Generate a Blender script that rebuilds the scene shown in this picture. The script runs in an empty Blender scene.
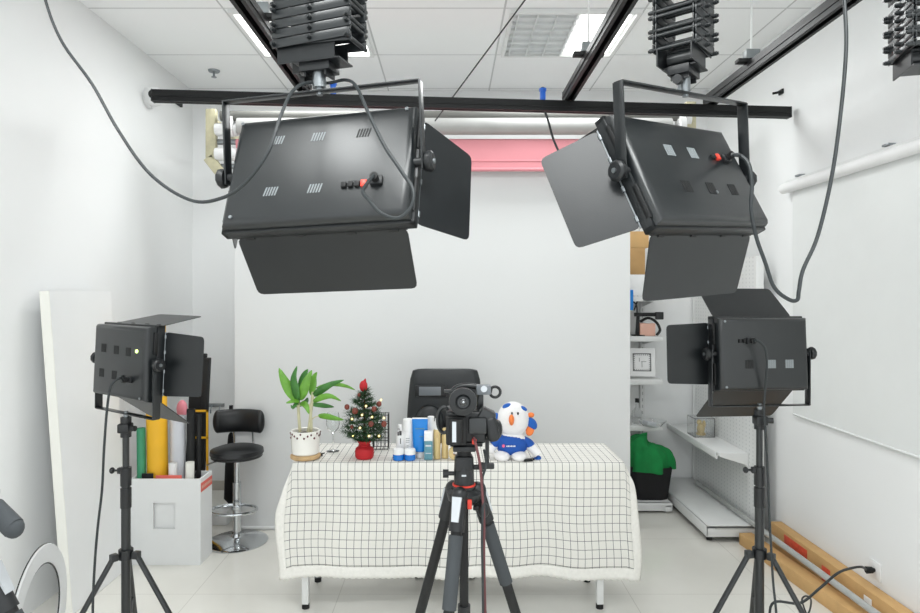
import bpy, bmesh, math, random
from mathutils import Vector, Matrix, Euler
random.seed(7)
PI = math.pi
R = math.radians
sc = bpy.context.scene
C = sc.collection
F, CX, CY, H = 640.0, 450.0, 295.0, 1.65

def P(px, py, Y):
    """point seen at photo pixel px, py standing at depth Y"""
    return Vector(((px - CX) * Y / F, Y, H - (py - CY) * Y / F))

# ------------------------------------------------------------------ materials
def lin(c):
    c = c / 255.0
    return c / 12.92 if c <= 0.04045 else ((c + 0.055) / 1.055) ** 2.4

MATS = {}
def mat(name, rgb, rough=0.5, metal=0.0, spec=0.5, var=0.05, scale=8.0, bump=0.0, bscale=200.0,
        trans=0.0, coat=0.0, alpha=1.0, emit=0.0, sheen=0.0, ior=0.0):
    m = bpy.data.materials.new(name)
    m.use_nodes = True
    nt = m.node_tree
    b = nt.nodes['Principled BSDF']
    col = [lin(v) for v in rgb]
    tc = nt.nodes.new('ShaderNodeTexCoord')
    n = nt.nodes.new('ShaderNodeTexNoise')
    n.inputs['Scale'].default_value = scale
    n.inputs['Detail'].default_value = 4
    nt.links.new(tc.outputs['Object'], n.inputs['Vector'])
    rp = nt.nodes.new('ShaderNodeValToRGB')
    rp.color_ramp.elements[0].position = 0.3
    rp.color_ramp.elements[1].position = 0.7
    rp.color_ramp.elements[0].color = [max(0, v * (1 - var)) for v in col] + [1]
    rp.color_ramp.elements[1].color = [min(1, v * (1 + var)) for v in col] + [1]
    nt.links.new(n.outputs['Fac'], rp.inputs['Fac'])
    nt.links.new(rp.outputs['Color'], b.inputs['Base Color'])
    b.inputs['Roughness'].default_value = rough
    b.inputs['Metallic'].default_value = metal
    b.inputs['Specular IOR Level'].default_value = spec
    b.inputs['Transmission Weight'].default_value = trans
    b.inputs['Coat Weight'].default_value = coat
    b.inputs['Alpha'].default_value = alpha
    if ior: b.inputs['IOR'].default_value = ior
    if sheen:
        b.inputs['Sheen Weight'].default_value = sheen
    if emit:
        b.inputs['Emission Color'].default_value = col + [1]
        b.inputs['Emission Strength'].default_value = emit
    if bump:
        n2 = nt.nodes.new('ShaderNodeTexNoise')
        n2.inputs['Scale'].default_value = bscale
        nt.links.new(tc.outputs['Object'], n2.inputs['Vector'])
        bp = nt.nodes.new('ShaderNodeBump')
        bp.inputs['Strength'].default_value = bump
        bp.inputs['Distance'].default_value = 0.002
        nt.links.new(n2.outputs['Fac'], bp.inputs['Height'])
        nt.links.new(bp.outputs['Normal'], b.inputs['Normal'])
    MATS[name] = m
    return m

def grid_mat(name, rgb, line, px, py, w, coord='Object', axes=('X', 'Y'), off=(0, 0), rough=0.6, depth=0.0, spec=0.5, var=0.03, dots=False):
    """tiles / grid lines: line colour where either coordinate lies within w of a multiple of the pitch"""
    m = mat(name, rgb, rough=rough, spec=spec, var=var, scale=3)
    nt = m.node_tree
    b = nt.nodes['Principled BSDF']
    src = nt.nodes.new('ShaderNodeTexCoord')
    sep = nt.nodes.new('ShaderNodeSeparateXYZ')
    nt.links.new(src.outputs[coord], sep.inputs[0])
    def M(op, a, bb=None):
        k = nt.nodes.new('ShaderNodeMath'); k.operation = op
        for i, v in enumerate((a, bb)):
            if v is None: continue
            if isinstance(v, (int, float)): k.inputs[i].default_value = v
            else: nt.links.new(v, k.inputs[i])
        return k.outputs[0]
    masks = []
    for ax, p, o in ((axes[0], px, off[0]), (axes[1], py, off[1])):
        v = M('SUBTRACT', sep.outputs[ax], o)
        v = M('DIVIDE', v, p)
        v = M('FRACT', v)
        v = M('SUBTRACT', v, 0.5)
        v = M('ABSOLUTE', v)
        v = M('SUBTRACT', 0.5, v)
        v = M('MULTIPLY', v, p)
        masks.append(M('LESS_THAN', v, w))
    fac = M('MULTIPLY', masks[0], masks[1]) if dots else M('MAXIMUM', masks[0], masks[1])
    mix = nt.nodes.new('ShaderNodeMix'); mix.data_type = 'RGBA'
    old = b.inputs['Base Color'].links[0].from_socket
    nt.links.new(old, mix.inputs[6])
    mix.inputs[7].default_value = [lin(v) for v in line] + [1]
    nt.links.new(fac, mix.inputs[0])
    nt.links.new(mix.outputs[2], b.inputs['Base Color'])
    if depth:
        bp = nt.nodes.new('ShaderNodeBump')
        bp.invert = True
        bp.inputs['Strength'].default_value = 0.5
        bp.inputs['Distance'].default_value = depth
        nt.links.new(fac, bp.inputs['Height'])
        nt.links.new(bp.outputs['Normal'], b.inputs['Normal'])
    return m

m_wall = mat('wall_paint', (238, 239, 239), rough=0.75, var=0.01, scale=2, bump=0.05, bscale=90)
m_floor = grid_mat('floor_tile', (226, 224, 217), (204, 201, 194), 0.8, 0.8, 0.0022, off=(0.19, 0.33), rough=0.13, var=0.03)
m_ceil = grid_mat('ceiling_tile', (250, 251, 251), (206, 207, 207), 0.85, 0.75, 0.006, off=(0.33, 0.86), rough=0.8, depth=0.004, var=0.01)
m_skirt = mat('skirting_tile', (190, 186, 176), rough=0.3)
m_dark = mat('charcoal_powder_coat', (21, 25, 27), rough=0.33, spec=0.68, var=0.08, scale=14, bump=0.12, bscale=500)
m_dark2 = mat('black_sheet_metal', (22, 25, 27), rough=0.36, spec=0.5, var=0.12, scale=9, bump=0.08, bscale=300)
m_blackp = mat('black_plastic', (24, 26, 28), rough=0.4, var=0.08)
m_black = mat('matt_black', (16, 17, 18), rough=0.65, var=0.08)
m_rail = mat('black_anodised_rail', (15, 16, 17), rough=0.45, spec=0.3, var=0.08)
m_cable = mat('cable_rubber', (38, 43, 45), rough=0.5, var=0.05)
m_chrome = mat('chrome', (205, 208, 210), rough=0.12, metal=1.0, var=0.02)
m_steel = mat('brushed_steel', (150, 155, 158), rough=0.35, metal=0.9, var=0.05)
m_wht = mat('white_painted_metal', (228, 229, 228), rough=0.4, var=0.02)
m_whtp = mat('white_plastic', (236, 236, 236), rough=0.45, var=0.02)
m_paper = mat('white_background_paper', (226, 227, 227), rough=0.8, var=0.01, scale=1.2)
m_pink = mat('pink_background_paper', (228, 150, 158), rough=0.7, var=0.04, scale=3)
m_dimroll_cap = mat('dim_roller_and_cap_grey', (178, 178, 176), rough=0.6, var=0.04)  # roller's grey stands in for blocked light; pipe cap shares it as plain grey
m_tan = mat('tan_bracket', (196, 190, 160), rough=0.6, var=0.12, scale=20)
m_cloth = grid_mat('checked_cloth', (229, 227, 221), (84, 84, 86), 0.0373, 0.0444, 0.00125, coord='UV', axes=('X', 'Y'), off=(0.02, 0.0), rough=0.85, var=0.02)
m_lace = mat('lace_border', (238, 236, 230), rough=0.9, var=0.04, scale=60, bump=0.6, bscale=220)
m_leather = mat('black_leather', (36, 39, 41), rough=0.4, var=0.08, bump=0.25, bscale=350)
m_leather2 = mat('black_vinyl', (24, 26, 28), rough=0.35, var=0.08, bump=0.15, bscale=300)
m_greyplate = mat('grey_plate', (112, 117, 122), rough=0.35, var=0.04)
m_leaf = mat('leaf_green', (112, 170, 62), rough=0.4, var=0.25, scale=20)
m_leaf2 = mat('leaf_dark_green', (70, 128, 58), rough=0.4, var=0.25, scale=20)
m_stem = mat('pale_stem', (205, 200, 165), rough=0.5, var=0.1)
m_soil = mat('soil', (58, 42, 30), rough=0.95, var=0.3, scale=60, bump=0.8, bscale=120)
m_ceramic = mat('white_ceramic', (238, 236, 230), rough=0.15, var=0.02)
m_deco = mat('dark_red_motif', (92, 44, 50), rough=0.3, var=0.1)
m_wood = mat('pale_wood', (196, 164, 120), rough=0.55, var=0.15, scale=25)
m_pine = mat('pine_green', (52, 84, 52), rough=0.6, var=0.35, scale=30)
m_red = mat('red_cloth', (186, 30, 38), rough=0.7, var=0.08, bump=0.3, bscale=300)
m_cone = mat('brown_red_cone', (118, 56, 44), rough=0.6, var=0.25, scale=50)
m_warm = mat('warm_fairy_light', (255, 226, 140), rough=0.4, emit=2.2)
m_bark = mat('bark', (90, 66, 48), rough=0.8, var=0.2)
m_wire = mat('dark_wire', (60, 60, 60), rough=0.5, metal=0.3)
m_blue = mat('bright_blue_plastic', (10, 128, 214), rough=0.35, var=0.04)
m_jarblue = mat('jar_blue', (16, 112, 200), rough=0.2, var=0.05)
m_teal = mat('grey_teal_card', (92, 142, 156), rough=0.5, var=0.12, scale=50)
m_gold = mat('pale_gold', (206, 184, 132), rough=0.35, metal=0.25, var=0.08)
m_print = mat('black_print', (60, 60, 62), rough=0.6)
m_glass = mat('clear_glass', (250, 252, 252), rough=0.03, trans=1.0, var=0.0)
m_clear = mat('clear_acrylic', (252, 253, 253), rough=0.04, trans=0.96, var=0.0, ior=1.12)
m_plush = mat('white_plush', (238, 236, 236), rough=0.95, sheen=0.4, bump=0.9, bscale=260, var=0.03)
m_plblue = mat('blue_plush', (28, 92, 178), rough=0.9, sheen=0.2, bump=0.4, bscale=260, var=0.06)
m_shirt = mat('royal_blue_shirt', (26, 82, 168), rough=0.8, bump=0.3, bscale=400, var=0.05)
m_orange = mat('orange_felt', (240, 132, 70), rough=0.85, bump=0.4, bscale=260, var=0.05)
m_pinkdot = mat('pink_print', (226, 96, 140), rough=0.6)
m_greencl = mat('green_cloth', (10, 128, 62), rough=0.85, var=0.15, scale=12, bump=0.4, bscale=90)
m_blackcl = mat('black_cloth', (26, 26, 28), rough=0.9, var=0.15, bump=0.3, bscale=90)
m_peg = grid_mat('pegboard', (230, 231, 230), (208, 210, 210), 0.05, 0.028, 0.006, axes=('Y', 'Z'), rough=0.45, depth=0.002, dots=True)
m_card = mat('brown_cardboard', (206, 166, 112), rough=0.8, var=0.07, scale=10)
m_card2 = mat('kraft_board', (186, 148, 98), rough=0.8, var=0.08, scale=10)
m_tape = mat('red_tape', (214, 84, 60), rough=0.45, var=0.12, scale=40)
m_pvc = mat('grey_pipe', (176, 178, 176), rough=0.35, var=0.05)
m_yellow = mat('yellow_sheet', (244, 186, 40), rough=0.5, var=0.04)
m_green = mat('green_sheet', (66, 150, 112), rough=0.5, var=0.06)
m_greysh = mat('pale_grey_sheet', (206, 208, 214), rough=0.5, var=0.03)
m_pinkp = mat('pink_foam', (236, 146, 160), rough=0.6, var=0.05)
m_coral = mat('coral_strip', (228, 108, 96), rough=0.6, var=0.06)
m_cream = mat('cream_edge', (240, 239, 232), rough=0.7, var=0.02)
m_foam = mat('white_foam_board', (232, 233, 233), rough=0.7, var=0.01)
m_skin = mat('pinkish_box', (226, 178, 160), rough=0.6, var=0.05)
m_frost = mat('frosted_plastic', (250, 251, 252), rough=0.5, trans=0.35, var=0.0)
m_tubeshade = mat('shaded_tube', (112, 112, 108), rough=0.6)  # dark tone paints the shadow band below the cross rail
m_screen = mat('projector_screen_fabric', (226, 228, 227), rough=0.85, var=0.01)
m_lampd = mat('lit_diffuser', (255, 255, 252), rough=0.5, emit=3.0)
m_louv = mat('louvre_aluminium', (224, 226, 226), rough=0.35, metal=0.3, var=0.03)
m_diff = mat('white_led_diffuser', (240, 240, 236), rough=0.4)
m_ledg = mat('green_yellow_led', (206, 240, 130), rough=0.4, emit=3.0)
m_redsw = mat('red_switch', (224, 66, 50), rough=0.35)
m_redring = mat('red_ring', (206, 56, 40), rough=0.35)
m_pale = mat('pale_vent', (128, 134, 136), rough=0.4, var=0.1)  # in vent slots it paints light coming through; elsewhere plain grey
m_silver = mat('silver_plate', (196, 200, 204), rough=0.3, metal=0.4)
m_foamgrip = mat('grey_foam_grip', (62, 66, 69), rough=0.85, bump=0.4, bscale=300, var=0.05)
m_blueclip = mat('blue_clip', (20, 96, 200), rough=0.4)
m_lens = mat('lens_glass', (18, 20, 24), rough=0.05, coat=1.0)
m_maroon = mat('maroon_cord', (96, 52, 54), rough=0.6)

# ------------------------------------------------------------------ geometry helpers
class MB:
    def __init__(self): self.bm = bmesh.new()
    def _x(self, vs, M):
        if M is not None: bmesh.ops.transform(self.bm, matrix=M, verts=vs)
    def box(self, c, s, rot=None, bev=0.0, M=None, seg=2):
        r = bmesh.ops.create_cube(self.bm, size=1.0)
        vs = r['verts']
        mm = Matrix.Translation(Vector(c)) @ (Euler(rot).to_matrix().to_4x4() if rot else Matrix.Identity(4)) @ Matrix.Diagonal((s[0], s[1], s[2], 1))
        bmesh.ops.transform(self.bm, matrix=mm, verts=vs)
        if M is not None: bmesh.ops.transform(self.bm, matrix=M, verts=vs)
        if bev:
            es = list({e for v in vs for e in v.link_edges})
            bmesh.ops.bevel(self.bm, geom=es, offset=bev, segments=seg, affect='EDGES', profile=0.5)
        return self
    def cyl(self, p0, p1, r0, r1=None, seg=16, cap=True, M=None):
        r1 = r0 if r1 is None else r1
        p0 = Vector(p0); p1 = Vector(p1); d = p1 - p0
        q = d.to_track_quat('Z', 'Y').to_matrix()
        rings = []
        for p, r in ((p0, r0), (p1, r1)):
            rings.append([self.bm.verts.new(p + q @ Vector((r * math.cos(2 * PI * k / seg), r * math.sin(2 * PI * k / seg), 0))) for k in range(seg)])
        for k in range(seg):
            self.bm.faces.new((rings[0][k], rings[0][(k + 1) % seg], rings[1][(k + 1) % seg], rings[1][k]))
        if cap:
            self.bm.faces.new(list(reversed(rings[0]))); self.bm.faces.new(rings[1])
        self._x(rings[0] + rings[1], M)
        return self
    def tube(self, pts, r, seg=8, res=6, closed=False, smooth=True, M=None, flat=None):
        pts = [Vector(p) for p in pts]
        if smooth and len(pts) > 2:
            out = []; n = len(pts)
            rng = range(n if closed else n - 1)
            for i in rng:
                if closed:
                    a, b, c, d = pts[(i - 1) % n], pts[i], pts[(i + 1) % n], pts[(i + 2) % n]
                else:
                    a, b, c, d = pts[max(i - 1, 0)], pts[i], pts[i + 1], pts[min(i + 2, n - 1)]
                for k in range(res):
                    t = k / res
                    out.append(0.5 * ((2 * b) + (-a + c) * t + (2 * a - 5 * b + 4 * c - d) * t * t + (-a + 3 * b - 3 * c + d) * t ** 3))
            if not closed: out.append(pts[-1])
            pts = out
        n = len(pts)
        rings = []; up = None
        for i, p in enumerate(pts):
            if closed: t = pts[(i + 1) % n] - pts[(i - 1) % n]
            else: t = pts[min(i + 1, n - 1)] - pts[max(i - 1, 0)]
            t.normalize()
            if up is None:
                up = Vector((0, 0, 1)) if abs(t.z) < 0.9 else Vector((0, 1, 0))
            u = (up - t * up.dot(t))
            if u.length < 1e-5: u = t.orthogonal()
            u.normalize(); up = u
            v = t.cross(u)
            ru, rv = (r, r) if flat is None else flat
            rings.append([self.bm.verts.new(p + ru * math.cos(2 * PI * k / seg) * u + rv * math.sin(2 * PI * k / seg) * v) for k in range(seg)])
        for i in range(n if closed else n - 1):
            a, b = rings[i], rings[(i + 1) % n]
            for k in range(seg):
                self.bm.faces.new((a[k], b[k], b[(k + 1) % seg], a[(k + 1) % seg]))
        if not closed:
            self.bm.faces.new(rings[0]); self.bm.faces.new(list(reversed(rings[-1])))
        self._x([v for rg in rings for v in rg], M)
        return self
    def lathe(self, prof, c=(0, 0, 0), seg=28, M=None):
        c = Vector(c); rings = []; vs = []
        for r, z in prof:
            if r < 1e-6:
                v = self.bm.verts.new(c + Vector((0, 0, z))); rings.append([v]); vs.append(v)
            else:
                rg = [self.bm.verts.new(c + Vector((r * math.cos(2 * PI * k / seg), r * math.sin(2 * PI * k / seg), z))) for k in range(seg)]
                rings.append(rg); vs += rg
        for a, b in zip(rings, rings[1:]):
            for k in range(seg):
                k2 = (k + 1) % seg
                if len(a) == 1 and len(b) == 1: continue
                if len(a) == 1: self.bm.faces.new((a[0], b[k2], b[k]))
                elif len(b) == 1: self.bm.faces.new((a[k], a[k2], b[0]))
                else: self.bm.faces.new((a[k], a[k2], b[k2], b[k]))
        self._x(vs, M)
        return self
    def ell(self, c, r, rot=None, seg=20, M=None):
        q = bmesh.ops.create_uvsphere(self.bm, u_segments=seg, v_segments=max(8, seg // 2 + 2), radius=1.0)
        mm = Matrix.Translation(Vector(c)) @ (Euler(rot).to_matrix().to_4x4() if rot else Matrix.Identity(4)) @ Matrix.Diagonal((r[0], r[1], r[2], 1))
        bmesh.ops.transform(self.bm, matrix=mm, verts=q['verts'])
        self._x(q['verts'], M)
        return self
    def torus(self, c, Rr, r, rot=None, n=28, seg=8, M=None, sx=1, sy=1):
        E_ = Euler(rot).to_matrix() if rot else Matrix.Identity(3)
        pts = [Vector(c) + E_ @ Vector((sx * Rr * math.cos(2 * PI * k / n), sy * Rr * math.sin(2 * PI * k / n), 0)) for k in range(n)]
        return self.tube(pts, r, seg=seg, closed=True, smooth=False, M=M)
    def plate(self, corners, thick, bevel_r=0.0, M=None):
        """flat sheet through four 3-D corners, with rounded corners, given thickness"""
        cs = [Vector(c) for c in corners]
        nrm = (cs[1] - cs[0]).cross(cs[3] - cs[0]).normalized()
        poly = []
        n = len(cs)
        for i in range(n):
            p = cs[i]; a = cs[i - 1]; b = cs[(i + 1) % n]
            if bevel_r:
                da = (a - p).normalized() * bevel_r; db = (b - p).normalized() * bevel_r
                for t in (0, .33, .67, 1):
                    q0 = p + da; q1 = p + db
                    poly.append((1 - t) ** 2 * q0 + 2 * t * (1 - t) * p + t * t * q1)
            else: poly.append(p)
        top = [self.bm.verts.new(p + nrm * thick / 2) for p in poly]
        bot = [self.bm.verts.new(p - nrm * thick / 2) for p in poly]
        self.bm.faces.new(top); self.bm.faces.new(list(reversed(bot)))
        m = len(poly)
        for i in range(m):
            self.bm.faces.new((top[i], bot[i], bot[(i + 1) % m], top[(i + 1) % m]))
        self._x(top + bot, M)
        return self
    def prism(self, poly, depth, M=None):
        """polygon in x,z extruded along +y"""
        a = [self.bm.verts.new(Vector((x, 0, z))) for x, z in poly]
        b = [self.bm.verts.new(Vector((x, depth, z))) for x, z in poly]
        n = len(poly)
        self.bm.faces.new(a); self.bm.faces.new(list(reversed(b)))
        for i in range(n):
            self.bm.faces.new((a[i], b[i], b[(i + 1) % n], a[(i + 1) % n]))
        self._x(a + b, M)
        return self
    def build(self, name, m, parent=None, M=None, smooth=True, angle=35):
        if M is not None: bmesh.ops.transform(self.bm, matrix=M, verts=self.bm.verts)
        bmesh.ops.recalc_face_normals(self.bm, faces=self.bm.faces)
        me = bpy.data.meshes.new(name)
        self.bm.to_mesh(me); self.bm.free()
        if smooth:
            me.shade_smooth(); me.set_sharp_from_angle(angle=R(angle))
        me.materials.append(m)
        o = bpy.data.objects.new(name, me)
        C.objects.link(o)
        if parent is not None: o.parent = parent
        return o

def thing(name, label, cat, loc=(0, 0, 0), rot=(0, 0, 0), group=None):
    o = bpy.data.objects.new(name, None); C.objects.link(o)
    o.empty_display_size = 0.1
    o.location = loc; o.rotation_euler = rot
    o['label'] = label; o['category'] = cat
    if group: o['group'] = group
    return o
def tag(o, label, cat, group=None):
    o['label'] = label; o['category'] = cat
    if group: o['group'] = group
    return o
def struct(o):
    o['kind'] = 'structure'; return o
def at_loc(o, loc, rot=(0, 0, 0)):
    o.location = loc; o.rotation_euler = rot; return o
def copy_part(src, parent, loc=None, rot=None):
    c = src.copy(); C.objects.link(c); c.parent = parent
    if loc is not None: c.location = loc
    if rot is not None: c.rotation_euler = rot
    return c
def copy_tree(o, parent=None):
    c = o.copy(); C.objects.link(c)
    if parent is not None: c.parent = parent
    for ch in list(o.children): copy_tree(ch, c)
    return c

# ================================================================== SETTING
XW, YB, ZC, Y0 = 2.18, 5.42, 3.38, -0.6
struct(MB().box((0, (YB + Y0) / 2, -0.05), (2 * XW + .2, YB - Y0 + .2, .1)).build('floor', m_floor, smooth=False))
struct(MB().box((0, (YB + Y0) / 2, ZC + .05), (2 * XW + .2, YB - Y0 + .2, .1)).build('ceiling', m_ceil, smooth=False))
struct(MB().box((-XW - .05, (YB + Y0) / 2, ZC / 2), (.1, YB - Y0 + .2, ZC)).build('wall_left', m_wall, smooth=False))
struct(MB().box((XW + .05, (YB + Y0) / 2, ZC / 2), (.1, YB - Y0 + .2, ZC)).build('wall_right', m_wall, smooth=False))
struct(MB().box((0, YB + .05, ZC / 2), (2 * XW, .1, ZC)).build('wall_back', m_wall, smooth=False))
struct(MB().box((0, YB - .006, .04), (2 * XW, .012, .08)).build('baseboard_back', m_skirt, smooth=False))

# ceiling lights: louvred troffers
def troffer(x, y, label, group=None, lit=(1, 1), watts=21):
    t = thing('ceiling_light', label, 'ceiling light', (x, y, ZC), group=group)
    w, d = .80, .73
    f = MB()
    for sx in (-1, 1): f.box((sx * (w / 2 - .012), 0, -.012), (.024, d, .024))
    for sy in (-1, 1): f.box((0, sy * (d / 2 - .012), -.012), (w - .048, .024, .024))
    f.build('frame', m_wht, t, smooth=False)
    if lit[0]:
        MB().box((-.17, 0, -.004), (.40, d - .05, .004)).build('reflector_panel', m_louv, t, smooth=False)
        l = MB()
        for k in range(7): l.box((-.17, -d / 2 + .08 + k * (d - .16) / 6, -.014), (.40, .006, .02))
        for k in range(4): l.box((-.345 + k * .12, 0, -.014), (.006, d - .06, .02))
        l.build('louvre', m_louv, t, smooth=False)
        MB().box((.20, 0, -.006), (.30, d - .06, .008)).build('lit_diffuser', m_lampd, t, smooth=False)
    else:
        MB().box((0, 0, -.006), (w - .06, d - .06, .008)).build('lit_diffuser', m_lampd, t, smooth=False)
    L = bpy.data.lights.new('ceiling_lamp', 'AREA'); L.shape = 'RECTANGLE'; L.size = .7; L.size_y = .62
    L.energy = watts; L.color = (.97, 1.0, 1.0)
    lo = bpy.data.objects.new('ceiling_lamp', L); C.objects.link(lo); lo.parent = t; lo.location = (0, 0, -.035)
    return t
troffer(.765, 4.235, 'louvred white ceiling light above the right-hand hanging lamp, half glowing')
troffer(-.945, 4.235, 'bright square ceiling light partly hidden by the rail and left hanging lamp', lit=(0, 1), watts=15)
for x, y in ((-.945, 1.1), (-.095, .485), (.765, 1.1)):
    troffer(x, y, 'square lit ceiling light overhead, out of the picture', 'ceiling lights above the camera', lit=(0, 1), watts=20 if x < -.5 else 27)

# sprinkler, small vent and wall camera
t = thing('sprinkler', 'small chrome sprinkler head on the ceiling above the pipe bracket', 'sprinkler', P(214, 71, 4.93))
t.location.z = ZC
MB().lathe([(0, 0), (.045, 0), (.04, -.012), (0, -.014)]).build('rose', m_steel, t)
MB().cyl((0, 0, -.012), (0, 0, -.05), .008).cyl((0, 0, -.05), (0, 0, -.054), .02).build('nozzle', m_steel, t)
t = thing('wall_camera', 'round white wall camera with a black lens near the rail end', 'camera', (-XW, 4.62, 3.075))
MB().cyl((0, 0, 0), (.03, 0, 0), .075, seg=24).build('base', m_whtp, t)
MB().ell((.06, -.03, 0), (.07, .07, .07)).build('housing', m_whtp, t)
MB().cyl((.075, -.085, -.005), (.085, -.108, -.008), .03, seg=20).build('lens', m_black, t)
MB().box((-XW + .012, 5.12, 3.20), (.02, .1, .07), bev=.003).build('wall_vent', m_black)
tag(bpy.data.objects['wall_vent'], 'small dark vent low under the left end of the black rail', 'vent')
t = thing('wall_hook', 'tiny black hook at the top of the right wall beyond the rail end', 'hook', P(782, 92, XW * F / (782 - CX)))
t.location.x = XW
MB().box((-.006, 0, 0), (.012, .05, .03)).build('plate', m_black, t)
MB().cyl((-.012, 0, 0), (-.06, 0, -.01), .008).build('peg', m_black, t)

# ------------------------------------------------------------------ black rail grid
def rail(name, a, b, label, w=.05, h=.07, group=None):
    """C-shaped channel between two points"""
    a = Vector(a); b = Vector(b); d = b - a; L = d.length
    t = thing(name, label, 'rail', a, (0, 0, math.atan2(d.y, d.x)), group)
    f = MB()
    f.box((L / 2, 0, h / 2 - .006), (L, w, .012))
    for s in (-1, 1):
        f.box((L / 2, s * (w / 2 - .004), 0), (L, .008, h - .024))
        f.box((L / 2, s * (w / 2 - .009), -h / 2 + .006), (L, .018, .012))
        f.box((L / 2, s * (w / 2 + .002), 0), (L, .004, .014))
    f.build('channel', m_rail, t, smooth=False)
    for k in (0, 1):
        MB().box((k * L, 0, 0), (.006, w + .004, h + .002)).build('end_cap', m_blackp, t, smooth=False)
    return t
zr = 2.80
ra, rb = P(153, 96.5, 3.70), P(789, 113, 4.04)
ra.z = rb.z = zr
rail('ceiling_rail', ra, rb, 'long black cross rail spanning the room below the ceiling, nearest the back wall', h=.066)
def rail_y(x): return ra.y + (rb.y - ra.y) * (x - ra.x) / (rb.x - ra.x)
zl = zr + .066
xs = (-.855, .725, 1.625)
for x, lb in zip(xs, ('black ceiling rail running front to back beside the left bright light',
                      'black ceiling rail running front to back across the louvred light',
                      'black ceiling rail running front to back nearest the right wall')):
    rail('ceiling_rail', (x, Y0 + .1, zl), (x, rail_y(x) + .03, zl), lb, h=.066, w=.062)
rail('ceiling_rail', (-1.9, 1.78, zr), (1.9, 1.78, zr), 'black cross rail overhead that carries the three scissor hangers', h=.066)
def hanger(x, y, label):
    t = thing('rail_hanger', label, 'hanger', (x, y, zl + .033))
    MB().box((0, 0, .01), (.16, .05, .02), bev=.003).build('clamp_plate', m_black, t)
    MB().cyl((0, 0, .02), (0, 0, ZC - zl - .033), .006, seg=10).build('drop_rod', m_wht, t)
    MB().box((0, 0, .045), (.075, .05, .05), bev=.003).build('rod_box', m_pale, t)
    MB().box((.0, 0, ZC - zl - .033 - .005), (.05, .05, .01), bev=.002).build('ceiling_plate', m_wht, t)
hanger(xs[0], 2.9, 'white post holding the left black rail to the ceiling')
hanger(xs[1], 3.35, 'white post holding the middle black rail to the ceiling')
hanger(xs[2], 3.45, 'white post holding the right-hand black rail to the ceiling')
# blue clips on the cross rail
for px, lb in ((544, 'blue clip standing on the cross rail between the two big lamps'), (335, 'blue clip on the cross rail behind the left big lamp yoke')):
    x = (px - CX) * 3.85 / F
    p = Vector((x, rail_y(x), zr + .033))
    t = thing('cable_clip', lb, 'clip', p)
    MB().cyl((0, 0, 0), (0, 0, .06), .018, seg=14).cyl((0, 0, .06), (0, 0, .075), .022, seg=14).build('sleeve', m_blueclip, t)
    MB().cyl((0, 0, .075), (0, 0, .082), .012).build('cap', m_blackp, t)
tag(MB().tube([P(545, 112, 3.84), P(548, 120, 3.86), P(553, 138, 3.9), P(559, 152, 3.92)], .007).build('drop_cord', m_cable),
    'short black cord dangling from the cross rail beside the blue clip', 'cord')
tag(MB().tube([P(528, -4, 3.68), P(435, 121, 4.2)], .0045, smooth=False).build('tie_wire', m_wire), 'thin dark wire slanting across the ceiling near the middle', 'wire')

# ------------------------------------------------------------------ background rollers
t = thing('roller_bracket', 'cream slotted wall bracket with white stubs holding the left ends of the background rolls', 'bracket', P(216, 150, 4.42))
b = MB()
b.box((-.03, 0, .11), (.07, .05, .34), bev=.006).box((.01, 0, -.13), (.07, .05, .2), rot=(0, R(-38), 0), bev=.006)
b.build('plate', m_tan, t)
for z in (.14, -.03):
    MB().cyl((.0, 0, z), (.15, 0, z), .045, seg=18).build('roller_stub', m_whtp, t)
    MB().cyl((.0, 0.02, z - .08), (.15, 0.02, z - .08), .02, seg=12).build('chain_wheel', m_steel, t)
MB().box((-.03, (YB - 4.42) / 2, .2), (.05, YB - 4.42, .04)).build('wall_arm', m_tan, t, smooth=False)
t = thing('roller_bracket', 'cream wall bracket holding the right ends of the background rolls', 'bracket', P(690, 140, 4.42))
MB().box((0, 0, .06), (.07, .05, .4), bev=.006).build('plate', m_tan, t)
for z in (.14, -.03):
    MB().cyl((-.1, 0, z), (.0, 0, z), .045, seg=18).build('roller_stub', m_whtp, t)
MB().box((0, (YB - 4.42) / 2, .2), (.05, YB - 4.42, .04)).build('wall_arm', m_tan, t, smooth=False)
xa, xb = P(222, 0, 4.42).x, P(684, 0, 4.42).x
yr = 4.42
t = thing('background_roller', 'whitish paper roller above the pink sheet, its shade put into a grey colour', 'roller', (0, yr - .02, P(0, 127, yr).z))
MB().cyl((xa + .12, 0, 0), (xb - .1, 0, 0), .058, seg=28).build('paper_roll', m_dimroll_cap, t)
MB().cyl((xa, 0, .07), (xb, 0, .07), .035, seg=18).build('core_tube', m_tubeshade, t)
for x in (xa + .05, xb - .05): MB().cyl((x, 0, 0), (x + .04, 0, 0), .07, seg=24).build('end_disc', m_whtp, t)
z1, z0 = P(0, 139, 4.38).z, P(0, 169, 4.38).z
t = thing('background_roller', 'pink background paper let down a short way behind the lamps', 'roller', (0, 4.40, z1))
xp0, xp1 = P(236, 0, 4.4).x, P(606, 0, 4.4).x
MB().box(((xp0 + xp1) / 2, 0, (z0 - z1) / 2), (xp1 - xp0, .006, z1 - z0)).build('paper_sheet', m_pink, t, smooth=False)
MB().cyl((xp0, 0, z0 - z1), (xp1, 0, z0 - z1), .013, seg=14).cyl((xp0, -.002, z0 - z1 + .06), (xp1, -.002, z0 - z1 + .06), .006, seg=10).build('weight_bar', m_pink, t)
MB().cyl((xa + .1, .03, -.02), (xb - .1, .03, -.02), .032, seg=22).build('paper_roll', m_pink, t)
yb = 4.50
xl, xr = P(235, 0, yb).x, P(630, 0, yb).x
t = thing('paper_backdrop', 'wide white seamless paper backdrop hanging behind the table', 'backdrop', (0, yb, 0))
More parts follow.
